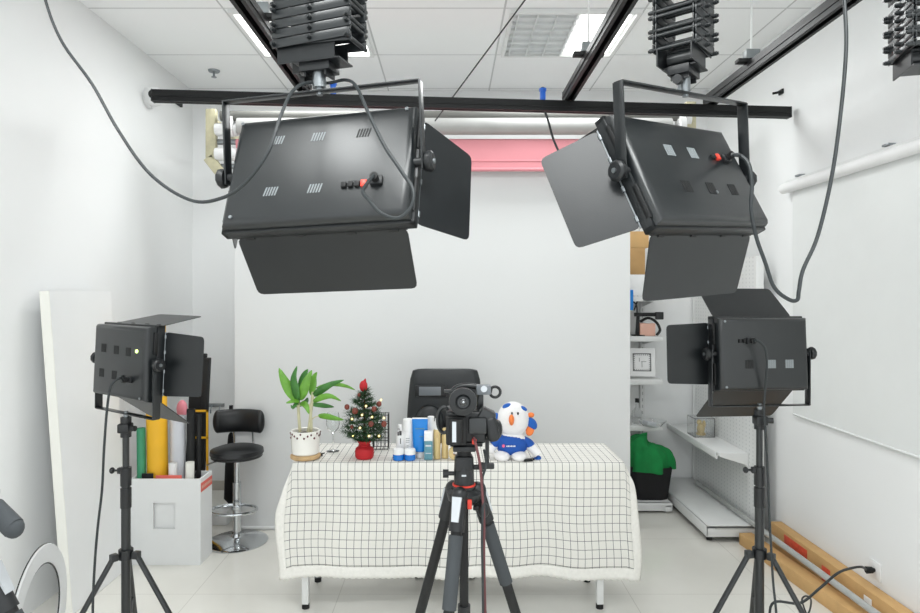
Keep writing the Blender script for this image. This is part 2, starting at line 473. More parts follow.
MB().box(((xl + xr) / 2, 0, (P(0, 150, yb).z) / 2 + .0), (xr - xl, .006, P(0, 150, yb).z), ).build('paper_sheet', m_paper, t, smooth=False)
MB().cyl((xl, 0, .014), (xr, 0, .014), .014, seg=14).build('bottom_bar', m_paper, t)
MB().cyl((xl - .02, .02, P(0, 150, yb).z), (xr + .02, .02, P(0, 150, yb).z), .04, seg=24).build('paper_roll', m_paper, t)

# projector screen on the right wall
ys0, ys1 = 1.7, 4.05
t = thing('projector_screen', 'white pull-down projector screen on the right wall', 'screen', (XW - .06, 0, 2.33))
MB().cyl((0.02, ys0, 0), (0.02, ys1 + .06, 0), .032, seg=24).build('casing', m_whtp, t)
MB().box((.045, (ys0 + ys1) / 2, .04), (.03, ys1 - ys0 + .1, .02)).build('top_strip', m_wht, t, smooth=False)
MB().box((.045, (ys0 + ys1) / 2, (.9 - 2.33) / 2), (.003, ys1 - ys0 - .02, 2.33 - .9)).build('fabric', m_screen, t, smooth=False)
MB().cyl((.045, ys0, .9 - 2.33), (.045, ys1 - .02, .9 - 2.33), .007, seg=12).build('bottom_bar', m_screen, t)
for y in (2.3, 3.15, 3.95):
    MB().box((.04, y, .058), (.04, .05, .012), bev=.003).build('wall_clip', m_steel, t)

# ================================================================== PANEL LIGHTS
def rot_ytr(yaw, tilt, roll):
    return Matrix.Rotation(-yaw, 4, 'Z') @ Matrix.Rotation(-tilt, 4, 'X') @ Matrix.Rotation(roll, 4, 'Y')

KS = .885
def near(p): return (p[0] * KS, p[1] * KS, H + (p[2] - H) * KS)
def doors_k(d): return {k: (v[0],) + tuple(q * KS for q in v[1:]) for k, v in d.items()}
def panel_light(label, p, yaw, tilt, roll, W, Hh, D, doors, hang, arm, vents, controls, group=None, led=None):
    yaw, tilt, roll = R(yaw), R(tilt), R(roll)
    Mb = Matrix.Translation(Vector(p)) @ rot_ytr(yaw, tilt, roll)
    piv = Mb @ Vector((0, D / 2, 0))
    root = thing('panel_light', label, 'studio light', piv, (0, 0, -yaw), group)
    Minv = (Matrix.Translation(piv) @ Matrix.Rotation(-yaw, 4, 'Z')).inverted()
    B = Minv @ Mb
    # housing: rounded back, straight sides
    f = MB(); bm = f.bm; c = .022
    rings = []
    for ins, y in ((c, 0), (c * .5, c * .16), (c * .16, c * .5), (0, c), (0, D - .012)):
        rings.append([bm.verts.new((sx * (W / 2 - ins), y, sz * (Hh / 2 - ins))) for sx, sz in ((-1, -1), (1, -1), (1, 1), (-1, 1))])
    bm.faces.new(rings[0])
    for a, b in zip(rings, rings[1:]):
        for k in range(4): bm.faces.new((a[k], a[(k + 1) % 4], b[(k + 1) % 4], b[k]))
    bm.faces.new(list(reversed(rings[-1])))
    f.build('housing', m_dark, root, B, angle=50)
    fr = MB()
    g = .008
    for s in (-1, 1):
        fr.box((s * (W / 2), D - .014, 0), (.016, .034, Hh + g * 2), bev=.003)
        fr.box((0, D - .014, s * (Hh / 2)), (W + g * 2, .034, .016), bev=.003)
    fr.build('front_frame', m_dark2, root, B)
    MB().box((0, D - .006, 0), (W - .02, .006, Hh - .02)).build('diffuser', m_diff, root, B, smooth=False)
    for s in (-1, 1):
        for q in (-1, 1):
            MB().box((s * (W / 2 + .004), D * .55, q * .28 * Hh), (.008, .018, Hh * .3), bev=.003).build('side_channel', m_black, root, B)
    # back-panel vents
    for (vx, vz, kind) in vents:
        v = MB(); mm = m_pale if kind == 'pale' else m_black
        if kind == 'slots_dark' or kind == 'slots_pale':
            mm = m_pale if kind == 'slots_pale' else m_black
            for k in range(5):
                x = (vx - .5) * W + (k - 2) * .0078; z = (.5 - vz) * Hh
                v.plate([(x - .0055, -.0006, z - .013), (x - .0015, -.0006, z - .013), (x + .0045, -.0006, z + .013), (x + .0005, -.0006, z + .013)], .0012)
        else:
            x = (vx - .5) * W; z = (.5 - vz) * Hh
            for k in range(4):
                v.box((x + (k - 1.5) * .0095, -.0006, z), (.008, .0016, .036))
        v.build('vent', mm, root, B, smooth=False)
    for (cx, cz, kind) in controls:
        x = (cx - .5) * W; z = (.5 - cz) * Hh
        if kind == 'jack': MB().box((x, -.004, z), (.014, .01, .016), bev=.002).build('socket', m_black, root, B)
        elif kind == 'switch': MB().box((x, -.004, z), (.016, .01, .02), bev=.002).build('power_switch', m_redsw, root, B)
        elif kind == 'inlet':
            MB().box((x, -.006, z), (.034, .014, .026), bev=.003).build('power_inlet', m_blackp, root, B)
        elif kind == 'screw':
            MB().cyl((x, 0, z), (x, -.004, z), .005, seg=12).build('screw', m_steel, root, B)
        elif kind == 'led': MB().ell((x, -.002, z), (.008, .005, .008), seg=12).build('indicator_lamp', m_ledg, root, B)
    # barn doors
    for side, (ang, ln, tp, flare) in doors.items():
        a = R(ang); cs = []
        half = (Hh if side in 'LR' else W) / 2 - .02
        for s, l, hw in ((-1, 0, half + flare), (1, 0, half + flare), (1, ln, half - tp), (-1, ln, half - tp)):
            if side in 'LR':
                sg = -1 if side == 'L' else 1
                cs.append((sg * (W / 2 + .004 + l * math.sin(a)), D + .006 + l * math.cos(a), s * hw))
            else:
                sg = 1 if side == 'T' else -1
                cs.append((s * hw, D + .006 + l * math.cos(a), sg * (Hh / 2 + .004 + l * math.sin(a))))
        q = MB().plate(cs, .003, .018)
        door = q.build('barn_door', m_dark2, root, B, angle=30)
        h = MB(); p0, p1 = Vector(cs[0]), Vector(cs[1])
        h.cyl(p0, p1, .0035, seg=8)
        for k in (0.06, .36, .66, .9): h.cyl(p0.lerp(p1, k), p0.lerp(p1, k + .05), .007, seg=10)
        hh = h.build('hinge', m_steel if side in 'LR' else m_black, door, B)
    # yoke (does not tilt with the head)
    Y = Matrix.Rotation(roll, 4, 'Y')
    up = 1 if hang else -1
    hw = W / 2 + .022
    y = MB()
    y.box((0, 0, up * arm), (2 * hw, .03, .005), bev=.001)
    for s in (-1, 1):
        y.box((s * hw, 0, up * (arm / 2 - .01)), (.005, .034, arm + .02), bev=.001)
    y.build('yoke', m_dark, root, Y)
    for s in (-1, 1):
        k = MB()
        k.cyl((s * (hw - .03), 0, 0), (s * (hw + .012), 0, 0), .012, seg=14)
        k.lathe([(0, 0), (.024, 0), (.028, .006), (.028, .016), (.022, .022), (0, .022)], seg=10, M=Matrix.Translation((s * (hw + .006), 0, 0)) @ Matrix.Rotation(s * PI / 2, 4, 'Y'))
        kk = k.build('tilt_knob', m_blackp, root, Y)
        MB().cyl((s * (hw + .026), 0, 0), (s * (hw + .032), 0, 0), .007, seg=10).build('bolt', m_steel, kk, Y)
    st = MB(); st.cyl((0, 0, up * arm), (0, 0, up * (arm + .05)), .011, seg=14).cyl((0, 0, up * (arm - .009)), (0, 0, up * (arm - .002)), .009, seg=8)
    st.build('mounting_stud', m_steel, root, Y)
    return root, B, Y @ Vector((0, 0, up * arm)) + piv, Mb

V6 = [(.25, .25), (.50, .25), (.76, .25), (.25, .74), (.50, .74)]
LB, LBB, LBtop, LBM = panel_light('big black studio light with four barn doors hanging on the left, seen from behind', (-.351, 1.706, 1.999), 12, 22, -2.2, .52, .34, .06,
    dict(R=(35, .19, .012, .012), B=(34, .184, .004, .0), L=(23, .125, 0, 0), T=(15, .184, .01, 0)), True, .213,
    [(.25, .24, 'slots_pale'), (.48, .24, 'slots_pale'), (.73, .24, 'slots_dark'), (.26, .72, 'slots_pale'), (.5, .72, 'slots_pale')],
    [(.655, .715, 'jack'), (.69, .715, 'jack'), (.725, .715, 'jack'), (.76, .715, 'switch'), (.825, .70, 'inlet'), (.06, .93, 'screw'), (.03, .05, 'screw'), (.95, .05, 'screw')])
RB, RBB, RBtop, RBM = panel_light('big black studio light hanging on the right, tipped sideways with pale left flap', (.698, 1.81, 2.005), -33.9, 25.8, -3.5, .52, .34, .06,
    dict(L=(42, .173, .008, .004), B=(50, .181, .014, 0), R=(20, .15, .01, 0), T=(12, .18, .01, 0)), True, .232,
    [(.33, .33, 'pale'), (.54, .33, 'pale'), (.33, .68, 'dark'), (.55, .68, 'dark'), (.76, .68, 'dark')],
    [(.72, .35, 'jack'), (.76, .35, 'switch'), (.84, .36, 'inlet'), (.58, .72, 'screw')])
RS, RSB, RSbot, RSM = panel_light('smaller black studio light with barn doors on the stand by the right wall', near((1.525, 3.097, 1.365)), -6.5, 3.3, .2, .46 * KS, .35 * KS, .09 * KS,
    doors_k(dict(L=(103, .25, .012, 0), T=(43, .226, .008, .0), B=(38.5, .252, -.004, 0), R=(20, .2, .01, 0))), False, .255 * KS,
    [(.32, .64, 'dark'), (.57, .64, 'pale'), (.77, .64, 'pale')],
    [(.22, .32, 'jack'), (.27, .32, 'jack'), (.33, .32, 'inlet'), (.31, .325, 'screw'), (.06, .05, 'screw'), (.06, .95, 'screw')])
LS, LSB, LSbot, LSM = panel_light('smaller black studio light with glowing indicator on the stand by the left wall', near((-1.608, 3.094, 1.328)), 33.7, 2.4, .6, .46 * KS, .35 * KS, .09 * KS,
    doors_k(dict(R=(78, .234, .014, 0), T=(12, .235, .02, 0), B=(34.7, .236, .03, 0), L=(20, .2, .01, 0))), False, .255 * KS,
    [(.22, .33, 'dark'), (.47, .34, 'dark'), (.70, .35, 'dark'), (.20, .68, 'dark'), (.45, .69, 'dark')],
    [(.86, .33, 'led'), (.62, .70, 'jack'), (.68, .72, 'jack'), (.76, .72, 'inlet'), (.78, .73, 'screw'), (.95, .95, 'screw')])

# ------------------------------------------------------------------ scissor hangers (pantographs)
def pantograph(label, x, y, zb, yaw, L=.2, dp=.11, sp=.026, nvis=7, ztop=zr - .033, stub=True, first=None):
    root = thing('scissor_hanger', label, 'hanger', (x, y, zb), (0, 0, R(yaw)))
    # heights of the levels: packed below, more open above
    z0 = .115 if stub else .06
    zt = ztop - zb
    zsl = [z0]
    while zsl[-1] + sp < zt - .06:
        k = len(zsl)
        zsl.append(zsl[-1] + sp * (1 if k < nvis else 1.9))
    bar = None
    for i, z in enumerate(zsl):
        for s in (-1, 1):
            for d in (-1, 1):
                if bar is None:
                    bar = MB().box((0, 0, 0), (L, .004, sp * .91), bev=.0015).build('scissor_bar', m_dark, root)
                    o = bar
                else: o = copy_part(bar, root)
                o.location = (0, s * (dp / 2 - (.0075 if d > 0 else 0)), z); o.rotation_euler = (0, d * R(2.2), 0)
    rod = None
    for i, z in enumerate(zsl):
        for s in (-1, 0, 1):
            if rod is None:
                rod = MB().cyl((0, -dp / 2 - .012, 0), (0, dp / 2 + .012, 0), .0062, seg=12).cyl((0, -dp / 2 - .016, 0), (0, dp / 2 + .016, 0), .0045, seg=8).build('cross_rod', m_dark, root)
                o = rod
            else: o = copy_part(rod, root)
            o.location = (s * (L / 2 - .008), 0, z + (.006 if i % 2 else -.006) * abs(s))
    # bottom carrier with spring drum and receiver
    pl = MB(); zz = z0
    pl.box((-.02, -dp / 2 + .012, zz - .03), (L * .74, .004, .05)).box((-.02, dp / 2 - .012, zz - .03), (L * .74, .004, .05)).box((.01, 0, zz - .054), (L * .6, dp - .02, .004))
    pl.build('bottom_carrier', m_dark2, root)
    MB().cyl((0, -dp / 2 + .02, zz - .025), (0, dp / 2 - .02, zz - .025), .024, seg=20).build('spring_drum', m_dark, root)
    if stub:
        br = MB(); br.box((0, 0, .05), (.09, .062, .026), bev=.002).box((-.03, 0, .044), (.006, .05, .04)).box((.03, 0, .044), (.006, .05, .04))
        br.build('swivel_bracket', m_blackp, root)
        MB().cyl((0, 0, -.002), (0, 0, .045), .019, seg=18).build('receiver', m_steel, root)
        k = MB().cyl((-.017, 0, .02), (-.04, 0, .02), .006, seg=10).cyl((-.038, 0, .02), (-.052, 0, .02), .014, seg=10)
        k.build('locking_knob', m_blackp, root)
    else:
        MB().tube([(-.035, 0, .02), (-.035, 0, -.02), (.035, 0, -.02), (.035, 0, .02)], .004, smooth=False).build('hook_frame', m_blackp, root)
        MB().cyl((0, 0, -.01), (0, 0, -.05), .009, seg=12).build('receiver', m_steel, root)
    MB().box((0, 0, zt - .012), (.12, .16, .024), bev=.003).build('carriage', m_blackp, root)
    dz = zt - .024 - zsl[-1]
    MB().box((0, 0, zsl[-1] + dz / 2), (.05, .06, dz + .01)).build('top_bracket', m_blackp, root, smooth=False)
    return root
pantograph('black scissor hanger with stacked flat bars holding the left big lamp', LBtop.x, LBtop.y, LBtop.z + .012, -18, L=.232, dp=.10)
pantograph('black scissor hanger with tubular end rods holding the right big lamp', RBtop.x, RBtop.y, RBtop.z + .012, 50, L=.15, dp=.12, sp=.027)
pantograph('empty black scissor hanger at the top right corner with a bare hook', 1.285, 1.72, 2.25, 255, L=.16, dp=.13, sp=.021, stub=False)

# ------------------------------------------------------------------ light stands
def light_stand(label, x, y, ztop, az):
    t = thing('light_stand', label, 'light stand', (x, y, 0))
    MB().cyl((0, 0, .14), (0, 0, .74), .019, seg=18).build('lower_column', m_dark, t)
    MB().cyl((0, 0, .72), (0, 0, .90), .0165, seg=16).build('middle_column', m_dark, t)
    MB().cyl((0, 0, .88), (0, 0, ztop - .02), .0135, seg=16).build('upper_column', m_dark, t)
    c = MB().cyl((0, 0, .73), (0, 0, .815), .0225, seg=16).build('clamp_collar', m_blackp, t)
    c = MB().cyl((0, 0, .825), (0, 0, .905), .0225, seg=16).box((-.02, 0, .89), (.03, .02, .026), bev=.003).build('clamp_collar', m_blackp, t)
    MB().cyl((-.03, 0, .89), (-.055, 0, .89), .005, seg=8).ell((-.06, 0, .89), (.011, .014, .014), seg=12).build('clamp_knob', m_blackp, c)
    h = MB().cyl((0, 0, ztop - .09), (0, 0, ztop - .004), .022, seg=16).box((0, -.005, ztop - .05), (.05, .05, .04), bev=.006)
    h = h.build('swivel_head', m_blackp, t)
    MB().cyl((.02, -.01, ztop - .05), (.05, -.02, ztop - .05), .012, seg=12).build('head_knob', m_blackp, h)
    MB().cyl((0, 0, .51), (0, 0, .55), .03, seg=18).build('leg_collar', m_blackp, t)
    MB().cyl((0, 0, .12), (0, 0, .16), .027, seg=18).build('spreader_collar', m_blackp, t)
    for a in az:
        a = R(a)
        d = Vector((math.sin(a), -math.cos(a), 0))
        q = MB(); q.box(tuple(d * .05 + Vector((0, 0, .528))), (.03, .03, .03), rot=(0, 0, a), bev=.004)
        q.tube([d * .052 + Vector((0, 0, .528)), d * .38 + Vector((0, 0, .018))], .01, seg=10, smooth=False, flat=(.011, .0125))
        l = q.build('leg', m_dark, t)
        MB().ell(tuple(d * .38 + Vector((0, 0, .0155))), (.02, .02, .0155), seg=12).build('rubber_foot', m_black, l)
        MB().tube([d * .024 + Vector((0, 0, .14)), d * .235 + Vector((0, 0, .24))], .006, smooth=False).build('brace', m_dark, l)
    return t
light_stand('black tripod light stand by the leaning white board', LSbot.x, LSbot.y, LSbot.z - .012, (-40, 80, 200))
light_stand('black tripod light stand beside the long cartons', RSbot.x, RSbot.y, RSbot.z - .012, (-80, 40, 160))

# ------------------------------------------------------------------ cables of the lamps
def cable(label, pts, r=.006, plugs=(), name='power_cable', m=None):
    t = thing(name, label, 'cable', pts[0])
    o = Vector(pts[0])
    MB().tube([Vector(p) - o for p in pts], r, seg=8, res=8).build('cord', m or m_cable, t)
    for (a, b, rr) in plugs:
        a = Vector(a) - o; b = Vector(b) - o
        d = (b - a)
        q = MB().cyl(a, a + d * .65, rr, rr * .9, seg=14).cyl(a + d * .65, b, rr * .75, rr * .45, seg=12)
        q.build('plug', m_black, t)
    return t
inl = LBM @ Vector(((.825 - .5) * .52, -.03, (.5 - .70) * .34))
inl0 = LBM @ Vector(((.825 - .5) * .52, -.006, (.5 - .70) * .34))
Yc = 1.62
cable('black cable sweeping from the ceiling over the left lamp and plugged into its back',
      [P(42, -30, 1.95), P(46, 2, 1.92), P(62, 42, 1.88), P(92, 84, 1.82), P(118, 130, 1.78), P(150, 174, 1.70), P(190, 200, 1.62), P(222, 198, 1.56), P(246, 182, 1.53), P(268, 152, 1.53), P(281, 115, 1.58), P(292, 92, 1.66), P(306, 83, 1.72),
       P(328, 83, 1.745), P(345, 80, 1.74), P(356, 86, 1.66), P(368, 112, 1.58), P(384, 145, 1.53), P(402, 172, 1.49), P(413, 190, 1.46), P(411, 207, 1.45), P(398, 218, 1.45), P(381, 213, 1.46), P(369, 200, 1.49), P(363, 190, 1.53), inl],
      r=.0044, plugs=[(inl, inl0, .011)])
inr = RBM @ Vector(((.84 - .5) * .52, -.03, (.5 - .36) * .34))
inr0 = RBM @ Vector(((.84 - .5) * .52, -.006, (.5 - .36) * .34))
cable('black cable looping from the ceiling down right of the hanging lamp and plugged into it',
      [P(842, -30, 1.75), P(845, 10, 1.72), P(846, 50, 1.70), P(841, 110, 1.68), P(832, 175, 1.66), P(818, 235, 1.64), P(803, 270, 1.62), P(799, 290, 1.61), P(797, 300, 1.61), P(788, 299, 1.61), P(774, 287, 1.61), P(765, 262, 1.61), P(756, 236, 1.61), P(751, 208, 1.60), P(752, 185, 1.60), P(749, 165, 1.61), P(741, 156, 1.63), P(733, 155, 1.65), inr],
      r=.005, plugs=[(inr, inr0, .011)])
inl = LSM @ Vector(((.76 - .5) * .46 * KS, -.035, (.5 - .72) * .35 * KS)); inl0 = LSM @ Vector(((.76 - .5) * .46 * KS, -.006, (.5 - .72) * .35 * KS))
fl = 2.80
cable('black cable hanging from the left stand lamp down to the floor',
      [inl, P(120, 378, 2.593), P(111, 386, 2.567), P(107, 410, 2.567), P(104, 450, 2.549), P(102, 490, 2.549), P(98, 525, 2.549), P(95, 560, 2.540), P(93, 600, 2.531), P(91, 660, 2.51), Vector((-1.43, 2.45, .006)), Vector((-1.5, 2.3, .006)), Vector((-1.7, 2.1, .006))],
      r=.005, plugs=[(inl, inl0, .012)])
inl = RSM @ Vector(((.33 - .5) * .46 * KS, -.035, (.5 - .32) * .35 * KS)); inl0 = RSM @ Vector(((.33 - .5) * .46 * KS, -.006, (.5 - .32) * .35 * KS))
cable('black cable dropping from the right stand lamp along its pole',
      [inl, P(757, 340, 2.690), P(765, 348, 2.682), P(767, 365, 2.690), P(765, 392, 2.717), P(764, 410, 2.730), P(766, 440, 2.735), P(768, 480, 2.739), P(769, 510, 2.739), P(771, 545, 2.726), P(773, 580, 2.699), P(776, 610, 2.655), P(779, 650, 2.63), Vector((1.36, 2.58, .006)), Vector((1.2, 2.62, .006)), Vector((1.12, 2.75, .006)), Vector((1.16, 2.95, .006)), Vector((1.35, 3.05, .006)), Vector((1.55, 3.0, .006)), Vector((1.72, 2.95, .006)), Vector((1.8, 2.85, .006))],
      r=.005, plugs=[(inl, inl0, .012)])
so = P(876, 570, XW * F / (876 - CX)); so.x = XW
t = thing('wall_socket', 'white wall socket above the cartons with a plug in it', 'socket', so)
MB().box((-.004, 0, 0), (.008, .09, .09), bev=.003).build('face_plate', m_whtp, t)
pl0 = so + Vector((-.05, 0, .0)); pl1 = so + Vector((-.005, 0, 0))
cable('black power cable running from the floor over the cartons to the wall socket',
      [Vector((1.22, 2.98, .006)), Vector((1.34, 3.05, .006)), Vector((1.5, 3.03, .006)), P(772, 604, 3.05), P(800, 603, 3.02), P(820, 588, 3.05), P(838, 573, 3.1), P(852, 568, 3.15), P(862, 567, 3.18), pl0], r=.006, plugs=[(pl0, pl1, .018)])
cable('thin black cord looped on the front carton', [P(806, 613, 3.05), P(802, 600, 3.1), P(806, 596, 3.12), P(811, 600, 3.1), P(809, 612, 3.04), P(803, 616, 3.02)], r=.004)

# ================================================================== TABLE
TX, TYf, TYb, TZ = .044, 3.345, 3.775, .772
TW = 1.732
t = thing('table', 'long narrow white table with slim legs under the checked cloth', 'table', (TX, (TYf + TYb) / 2, 0))
MB().box((0, 0, TZ - .022), (TW - .01, TYb - TYf - .01, .03), bev=.003).build('tabletop', m_wht, t)
for sx in (-1, 1):
    for sy in (-1, 1):
        y = -.185 if sy < 0 else .13
        lg = MB().box((sx * .775 - .03, y, (TZ - .04) / 2 + .012), (.035, .035, TZ - .065), bev=.003).build('leg', m_steel if sy > 0 else m_wht, t)
        MB().cyl((sx * .775 - .03, y, 0), (sx * .775 - .03, y, .022), .02, seg=12).build('foot', m_black, lg)
f = MB()
for sy in (-.185, .13): f.box((-.03, sy, TZ - .06), (1.55, .03, .04))
f.build('apron', m_wht, t, smooth=False)

def tablecloth():
    root = thing('tablecloth', 'white cloth with thin black checks and lace hem over the table', 'tablecloth', (TX, TYf, 0))
    a, bf, bb = .085, .595, .03
    d = TYb - TYf
    top = TZ + .003
    hw = TW / 2
    lace = .055
    ss = []
    def rng(u0, u1, n): return [u0 + (u1 - u0) * k / n for k in range(n + 1)]
    S = rng(-hw - a, -hw, 7)[:-1] + rng(-hw, hw, 110) + rng(hw, hw + a, 7)[1:]
    T = list(reversed(rng(0, bf, 42)))[:-1]
    T = [-v for v in T] + rng(0, d, 12) + [d + .01, d + .03, d + .05]
    def pos(s, tt):
        dx = max(0, abs(s) - hw); sg = 1 if s > 0 else -1
        dt = max(0, -tt); db = max(0, tt - d)
        k = min(1, dt / .28)
        g = .93 * (1 - k) + .10 * k
        hx = math.sqrt(1 - g * g)
        r = .012
        x = max(-hw, min(hw, s)) + sg * dx * hx * .95
        # soft edge
        fall = dt
        z = top - fall - dx * g - db
        y = max(0, min(tt, d))
        if dt > 0:
            # folds deepen towards the hem
            w = dt / bf
            y -= .006 + .012 * w + (.013 * math.sin(s * 9.0 + .7) + .008 * math.sin(s * 21 + 1.9) + .006 * math.sin(s * 5)) * w
            y -= .012 * w * (1 if dx > 0 else 0) * math.sin(dx / a * PI)
            z += .008 * math.sin(s * 6.5) * w + .004 * math.sin(s * 17) * w
            x += (.006 * math.sin(tt * 14 + s * 3)) * w
        if db > 0: y = d + .004
        if dt == 0 and dx == 0 and db == 0:
            z += .0012 * math.sin(s * 11) * math.sin(tt * 15)
        if dx > 0:
            w = dx / a
            z += .006 * math.sin(tt * 16) * w
            x += sg * .008 * math.sin(tt * 13 + sg) * w
        return (x, y, z)
    for nm, mt, test in (('checked_panel', m_cloth, lambda s, tt: tt > -bf + lace and abs(s) < hw + a - .045), ('lace_hem', m_lace, lambda s, tt: not (tt > -bf + lace and abs(s) < hw + a - .045))):
        bm = bmesh.new(); uv = bm.loops.layers.uv.new('UVMap'); cache = {}
        def V(i, j):
            if (i, j) not in cache:
                p = pos(S[i], T[j])
                if j == 0: p = (p[0], p[1], p[2] - (.006 if i % 2 else 0))
                cache[(i, j)] = bm.verts.new(p)
            return cache[(i, j)]
        for i in range(len(S) - 1):
            for j in range(len(T) - 1):
                if not test((S[i] + S[i + 1]) / 2, (T[j] + T[j + 1]) / 2): continue
                fc = bm.faces.new((V(i, j), V(i + 1, j), V(i + 1, j + 1), V(i, j + 1)))
                for lp, (ii, jj) in zip(fc.loops, ((i, j), (i + 1, j), (i + 1, j + 1), (i, j + 1))):
                    lp[uv].uv = (S[ii], T[jj])
        bmesh.ops.recalc_face_normals(bm, faces=bm.faces)
        me = bpy.data.meshes.new(nm); bm.to_mesh(me); bm.free(); me.shade_smooth()
        me.materials.append(mt)
        o = bpy.data.objects.new(nm, me); C.objects.link(o); o.parent = root
        sd = o.modifiers.new('thickness', 'SOLIDIFY'); sd.thickness = .0016; sd.offset = -1
    return root
tablecloth()
ZT = TZ + .0055

# ------------------------------------------------------------------ things on the table
def on_table(px, Y): return Vector(((px - CX) * Y / F, Y, ZT))

# potted plant
t = thing('potted_plant', 'leafy green houseplant in a white ceramic pot at the left end of the table', 'plant', on_table(305.5, 3.43))
u = 3.43 / F
MB().lathe([(0, .0), (.074, .0), (.080, .006), (.080, .018), (.072, .024), (0, .024)]).build('saucer', m_wood, t)
MB().lathe([(0, .024), (.066, .024), (.072, .03), (.076, .09), (.078, .146), (.074, .15), (.068, .146), (.066, .12), (0, .12)]).build('pot', m_ceramic, t)
MB().lathe([(0, .132), (.03, .136), (.067, .128), (.067, .118), (0, .118)]).build('soil', m_soil, t)
dm = MB()
for k in range(26):
    a = 2 * PI * k / 26
    z = .128 + .012 * math.sin(k * 2.4)
    dm.ell((.0775 * math.cos(a), .0775 * math.sin(a), z), (.005, .005, .006), seg=8)
dm.build('painted_motif', m_deco, t)
def leaf_mesh(pts, width, name, m, parent, twist=0.0):
    """blade along a curve; widest at two fifths"""
    pts = [Vector(p) for p in pts]
    n = 10; out = []
    for i in range(n + 1):
        s = i / n * (len(pts) - 1); k = min(int(s), len(pts) - 2); q = s - k
        a, b, c, d = pts[max(k - 1, 0)], pts[k], pts[k + 1], pts[min(k + 2, len(pts) - 1)]
        out.append(0.5 * ((2 * b) + (-a + c) * q + (2 * a - 5 * b + 4 * c - d) * q * q + (-a + 3 * b - 3 * c + d) * q ** 3))
    bm = bmesh.new(); rows = []
    for i, p in enumerate(out):
        tg = (out[min(i + 1, n)] - out[max(i - 1, 0)]).normalized()
        side = tg.cross(Vector((0, -1, .25))).normalized()
        side = (Matrix.Rotation(twist, 3, tg) @ side)
        nm = side.cross(tg)
        w = width * (math.sin(PI * min(1, (i / n) ** .75 * .97 + .03)) ** .9) + .0012
        rows.append([bm.verts.new(p - side * w + nm * w * .28), bm.verts.new(p), bm.verts.new(p + side * w + nm * w * .28)])
    for a, b in zip(rows, rows[1:]):
        for k in (0, 1): bm.faces.new((a[k], a[k + 1], b[k + 1], b[k]))
    me = bpy.data.meshes.new(name); bm.to_mesh(me); bm.free(); me.shade_smooth(); me.materials.append(m)
    o = bpy.data.objects.new(name, me); C.objects.link(o); o.parent = parent
    sd = o.modifiers.new('thickness', 'SOLIDIFY'); sd.thickness = .0012
    return o
def pp(px, py, dy=0.0):
    """local point of the plant from photo offset"""
    v = P(px, py, 3.43 + dy); return v - t.location
for pts in ([(300, 432), (299, 420), (298, 400)], [(308, 432), (310, 420), (313, 392)], [(311, 432), (311, 420), (309, 404)]):
    MB().tube([pp(*p) for p in pts], .008, seg=8).build('stalk', m_stem, t)
for pts, w, mm, tw in (
    ([(299, 402, 0), (291, 392, -.02), (284, 380, -.03), (279, 368, -.02)], .027, m_leaf, .2),
    ([(298, 402, 0), (296, 390, -.04), (294, 378, -.05), (297, 366, -.03)], .022, m_leaf2, -.3),
    ([(299, 400, 0), (303, 392, -.03), (307, 380, -.04), (312, 370, -.02)], .024, m_leaf, .3),
    ([(312, 396, 0), (313, 386, .02), (314, 378, .03), (317, 372, .03)], .021, m_leaf, -.2),
    ([(304, 398, 0), (302, 388, .03), (304, 376, .04), (308, 369, .04)], .022, m_leaf2, .1),
    ([(313, 396, 0), (321, 390, -.03), (331, 384, -.04), (344, 380, -.02)], .019, m_leaf2, .5),
    ([(316, 388, 0), (332, 384, -.01), (346, 386, 0), (355, 390, .01)], .010, m_leaf, .4),
    ([(313, 402, 0), (322, 397, -.03), (331, 396, -.04), (341, 401, -.03)], .016, m_leaf, .5),
    ([(310, 404, 0), (320, 405, .02), (328, 406, .04), (334, 407, .05)], .012, m_leaf2, .3),
    ([(318, 416, 0), (326, 416, -.02), (335, 418, -.04), (344, 420, -.05)], .016, m_leaf, .5),
    ([(300, 402, 0), (295, 401, -.04), (290, 402, -.06), (286, 403, -.06)], .010, m_leaf, .2),
    ([(300, 404, 0), (304, 404, -.04), (307, 408, -.06), (309, 414, -.06)], .015, m_leaf, -.3),
    ([(299, 404, 0), (296, 404, -.03), (293, 408, -.05), (291, 405, -.06)], .009, m_leaf2, .2),
    ([(308, 398, 0), (306, 402, .03), (300, 405, .05), (296, 407, .05)], .012, m_leaf2, .1)):
    leaf_mesh([pp(*p) for p in pts], w, 'leaf', mm, t, tw)
MB().tube([pp(311, 420), pp(315, 417), pp(319, 416)], .003).build('stalk', m_stem, t)

# small Christmas tree
t = thing('christmas_tree', 'small decorated Christmas tree in a red cloth pot', 'tree', on_table(364.5, 3.43))
MB().lathe([(0, 0), (.044, .0), (.05, .012), (.051, .04), (.046, .054), (.03, .064), (.026, .07), (.03, .078), (.042, .094), (.036, .094), (.022, .075), (0, .073)], seg=24).build('cloth_pot', m_red, t)
MB().torus((0, 0, .069), .028, .005, n=20).build('tie_string', m_red, t)
MB().cyl((0, 0, .07), (0, 0, .36), .008, .004).build('trunk', m_bark, t)
rnd = random.Random(3)
bm = bmesh.new()
def needle_spray(bm, a, b, n, ln):
    d = b - a
    for k in range(n):
        p = a + d * (k / n)
        q = Vector((rnd.gauss(0, 1), rnd.gauss(0, 1), rnd.gauss(0, .8))).normalized() * ln + d.normalized() * ln * .8
        sd = q.cross(Vector((rnd.random() - .5, rnd.random() - .5, 1))).normalized() * .0022
        v = [bm.verts.new(p - sd), bm.verts.new(p + sd), bm.verts.new(p + q)]
        bm.faces.new(v)
tips = []
